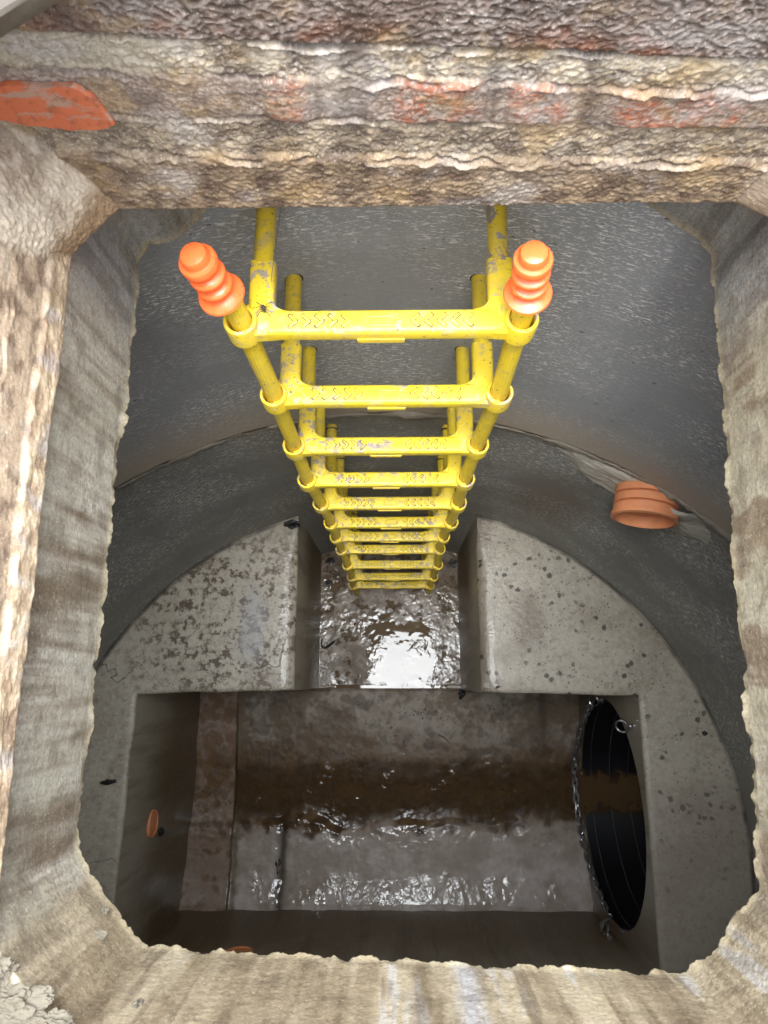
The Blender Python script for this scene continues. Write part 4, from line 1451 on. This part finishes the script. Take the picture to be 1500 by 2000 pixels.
def build_chain():
    a = Vector((0.852, -0.092, -3.215)); b = Vector((0.858, -0.930, -3.215))
    root = empty('safety_chain', a, 'dark steel safety chain sagging across the mouth of the black pipe', 'chain')
    T = np.linspace(0, 1, 900)
    sag = 0.425
    c = 2.05
    sh = (np.cosh(c * (2 * T - 1)) - math.cosh(c)) / (math.cosh(c) - 1)
    sh = 0.75 * sh + 0.25 * (4 * (T - 0.5) ** 2 - 1)
    P = np.stack([lerp(a.x, b.x, T), lerp(a.y, b.y, T), lerp(a.z, b.z, T) + sag * sh], 1)
    d = np.concatenate([[0], np.cumsum(np.linalg.norm(np.diff(P, axis=0), axis=1))])
    pitch = 0.034
    n = int(d[-1] / pitch)
    proto = bmesh.new()
    pts = []
    hl, hw, t = 0.0155, 0.0105, 0.0043
    for k in range(7):
        q = -PI / 2 + PI * k / 6
        pts.append((hl - hw * 0 + hw * math.cos(q) - 0.001, hw * math.sin(q), 0))
    for k in range(7):
        q = PI / 2 + PI * k / 6
        pts.append((-hl + 0.001 + hw * math.cos(q), hw * math.sin(q), 0))
    add_tube(proto, pts, t, 8, closed=True)
    me = bm_mesh('link', proto)
    me.materials.append(M_CHAIN)
    for i in range(n):
        s = (i + 0.5) * d[-1] / n
        p = Vector([np.interp(s, d, P[:, k]) for k in range(3)])
        q = Vector([np.interp(s + 0.004, d, P[:, k]) for k in range(3)])
        tdir = (q - p).normalized()
        side = Vector((1, 0, 0)); side = (side - tdir * side.dot(tdir)).normalized()
        up_ = tdir.cross(side)
        roll = (0.6 if i % 2 else 0.6 + PI / 2) + 0.25 * math.sin(i * 1.9)
        y_ = side * math.cos(roll) + up_ * math.sin(roll)
        z_ = tdir.cross(y_)
        o = bpy.data.objects.new('link', me)
        COL.objects.link(o)
        o.parent = root
        o.matrix_parent_inverse = Matrix.Translation(-a)
        o.matrix_basis = Matrix([[tdir.x, y_.x, z_.x, p.x], [tdir.y, y_.y, z_.y, p.y], [tdir.z, y_.z, z_.z, p.z], [0, 0, 0, 1]])
    # S hook down to the last eyebolt
    bm = bmesh.new()
    e = Vector((0.846, -0.972, -3.235))
    hook = []
    d0 = (e - b)
    sv = Vector((1, 0, 0.3)).normalized()
    for k in range(40):
        t = k / 39
        hook.append(b + d0 * (0.5 - 0.62 * math.cos(PI * t)) + sv * 0.016 * math.sin(2 * PI * t))
    hook = hook
    add_tube(bm, hook, 0.0036, 8)
    torus(bm, e + Vector((0, -0.012, -0.004)), (0.4, 0.2, 0.9), 0.017, 0.0036)
    h = link('hook', bm_mesh('hook', bm), M_STEEL, root)


build_chain()


# ------------------------------------------------------------------ debris, spider and the other small things
def muck(name, c, rx, ry, rz, seed, label, cat, group=None, rot=0.0, m=None):
    bm = bmesh.new()
    bmesh.ops.create_icosphere(bm, subdivisions=4, radius=1)
    co = np.array([v.co for v in bm.verts])
    k = 1 + 0.9 * fbm(co[:, 0] * 1.7 + seed, co[:, 1] * 1.7, co[:, 2] * 1.7 + seed * 3, 4)
    ca, sa = math.cos(rot), math.sin(rot)
    for v, kk in zip(bm.verts, k):
        x, y, z = v.co.x * rx * kk, v.co.y * ry * kk, v.co.z * rz * kk
        v.co = (c[0] + x * ca - y * sa, c[1] + x * sa + y * ca, c[2] + max(z, -0.003))
    o = link(name, bm_mesh(name, bm), m or M_MUCK)
    return tag(o, label, cat, group)


ZB = Z_BENCH + 0.002
muck('muck_clump', (-0.408, 0.598, ZB), 0.026, 0.017, 0.012, 1, 'black muck clump on the top corner of the left slab by the ladder', 'debris')
muck('leaf_scrap', (-1.052, -0.357, ZB), 0.026, 0.008, 0.003, 2, 'thin black leaf scrap on the narrow left ledge, beside the pit edge', 'leaf', None, 0.1)
muck('leaf_scrap', (-1.085, -0.692, ZB), 0.015, 0.019, 0.003, 3, 'broad black leaf scrap on the left ledge near the slab opening', 'leaf')
muck('muck_clump', (-0.338, 0.600, Z_PLAT + 0.004), 0.020, 0.016, 0.010, 4, 'black muck lump at the back left of the recess floor', 'debris')
muck('muck_clump', (-0.345, 0.485, Z_PLAT + 0.003), 0.015, 0.019, 0.005, 5, 'flat dark muck patch on the recess floor left of the lowest step', 'debris')
muck('muck_clump', (0.318, -0.060, Z_PLAT - 0.005), 0.014, 0.026, 0.012, 6, 'black muck wedged at the foot of the right slab corner', 'debris')
muck('muck_clump', (-0.962, -0.595, -3.10), 0.010, 0.014, 0.012, 7, 'black dripping muck below the orange drain on the left', 'debris')
muck('muck_clump', (-0.565, -0.86, -3.642), 0.016, 0.05, 0.012, 8, 'long black silt lump lying in the wet gully of the pit floor', 'debris')
muck('muck_clump', (0.29, 0.585, Z_PLAT + 0.003), 0.017, 0.02, 0.007, 9, 'black muck lump at the back right of the recess floor', 'debris')
muck('leaf_scrap', (1.118, 0.055 - 0.24, ZB), 0.009, 0.007, 0.003, 10, 'tiny black leaf scrap alone on the right ledge', 'leaf')
muck('white_scrap', (0.042, -0.345, -3.658), 0.020, 0.0055, 0.005, 12, 'small white scrap lying on the brown pit floor', 'litter', None, 0.05, simple('white_litter', (0.75, 0.74, 0.70), 0.4, 0, 40, 0.1))


def build_twig(pts, r, label, name='twig', cat='twig', m=None):
    bm = bmesh.new()
    add_tube(bm, pts, r, 8)
    return tag(link(name, bm_mesh(name, bm), m or M_MUCK), label, cat)


zp = Z_PLAT + 0.006
build_twig([(-0.372, 0.205, zp + 0.004), (-0.378, 0.186, zp), (-0.372, 0.165, zp), (-0.357, 0.160, zp), (-0.338, 0.172, zp + 0.002), (-0.318, 0.187, zp + 0.003), (-0.305, 0.196, zp)],
           [0.003, 0.004, 0.004, 0.005, 0.007, 0.007, 0.003], 'black hooked twig lying on the wet recess floor', 'twig')
build_twig([(0.20, -0.255, -3.640), (0.23, -0.268, -3.640), (0.262, -0.30, -3.644)], [0.0025, 0.003, 0.001], 'thin dark twig on the pit floor right of the ladder line')

# green sprig on the wall
sp = empty('plant_sprig', (0.075, arc_y(0.075) - 0.004, -0.985), 'tiny green sprig clinging to the wall between the ladder arms', 'plant')
M_LEAF = simple('sprig_green', (0.20, 0.26, 0.03), 0.6, 0, 60, 0.2)
bm = bmesh.new()
b0 = Vector(sp.location)
add_tube(bm, [b0, b0 + Vector((-0.006, -0.004, 0.004)), b0 + Vector((-0.014, -0.006, 0.006))], [0.0012, 0.0014, 0.0006], 6)
add_tube(bm, [b0 + Vector((-0.004, -0.003, 0.002)), b0 + Vector((-0.006, -0.006, 0.010))], [0.001, 0.0005], 6)
add_tube(bm, [b0 + Vector((-0.010, -0.005, 0.005)), b0 + Vector((-0.012, -0.004, -0.006))], [0.001, 0.0005], 6)
link('stem', bm_mesh('stem', bm), M_LEAF, sp)


def build_spider():
    c = Vector((LX + 0.030, 0.467, SZ[0] + 0.0045))
    M_SP = simple('brown_spider', (0.045, 0.034, 0.026), 0.6, 0, 400, 0.4)
    bm = bmesh.new()
    # body: one lathe along y with two bulges
    add_lathe(bm, c + Vector((0.0015, -0.0035, 0)), (-0.35, 1, 0.05), [(0, 0.0002), (0.0008, 0.0013), (0.002, 0.0019), (0.0035, 0.0016), (0.0043, 0.0010), (0.0055, 0.0018), (0.0075, 0.0027), (0.0095, 0.0024), (0.0112, 0.0012), (0.0118, 0.0002)], 14)
    for k in range(4):
        for s in (-1, 1):
            f = (-0.9, -0.3, 0.35, 1.0)[k]
            a = Vector((s * 1.0, f * 1.0, 0)).normalized()
            b = c + Vector((0, -0.001 + 0.0008 * k, 0))
            Ln = (0.013, 0.011, 0.012, 0.016)[k]
            add_tube(bm, [b, b + a * Ln * 0.4 + Vector((0, 0, 0.0045)), b + a * Ln * 0.75 + Vector((0, 0, 0.001)), b + a * Ln + Vector((0, 0, -0.003))],
                     [0.0006, 0.0005, 0.0004, 0.0002], 6)
    o = link('spider', bm_mesh('spider', bm), M_SP)
    tag(o, 'long legged brown spider sitting on the left end of the top step', 'spider')


build_spider()
build_twig([(-0.160, 0.50, -0.818), (-0.156, 0.545, -0.8155), (-0.150, 0.60, -0.812), (-0.147, 0.655, -0.800)], 0.0006,
           'dusty cobweb thread strung along the top left ladder arm', 'cobweb_thread', 'cobweb', simple('dusty_thread', L(120, 112, 100), 0.9))


# steel corner of the cover frame, top left of the shaft
def build_frame():
    bm = bmesh.new()
    z0, z1 = -0.338, -0.326
    add_prism(bm, [(-0.29, 0.318), (-0.230, 0.3695), (-0.207, 0.388), (-0.165, 0.424), (-0.165, 0.47), (-0.42, 0.47), (-0.42, 0.318)], z0, z1, 0.002)
    o = link('frame_gusset', bm_mesh('frame_gusset', bm, ang=30), M_IRON)
    tag(o, 'rusty steel gusset of the cover frame across the upper left corner', 'frame')


build_frame()
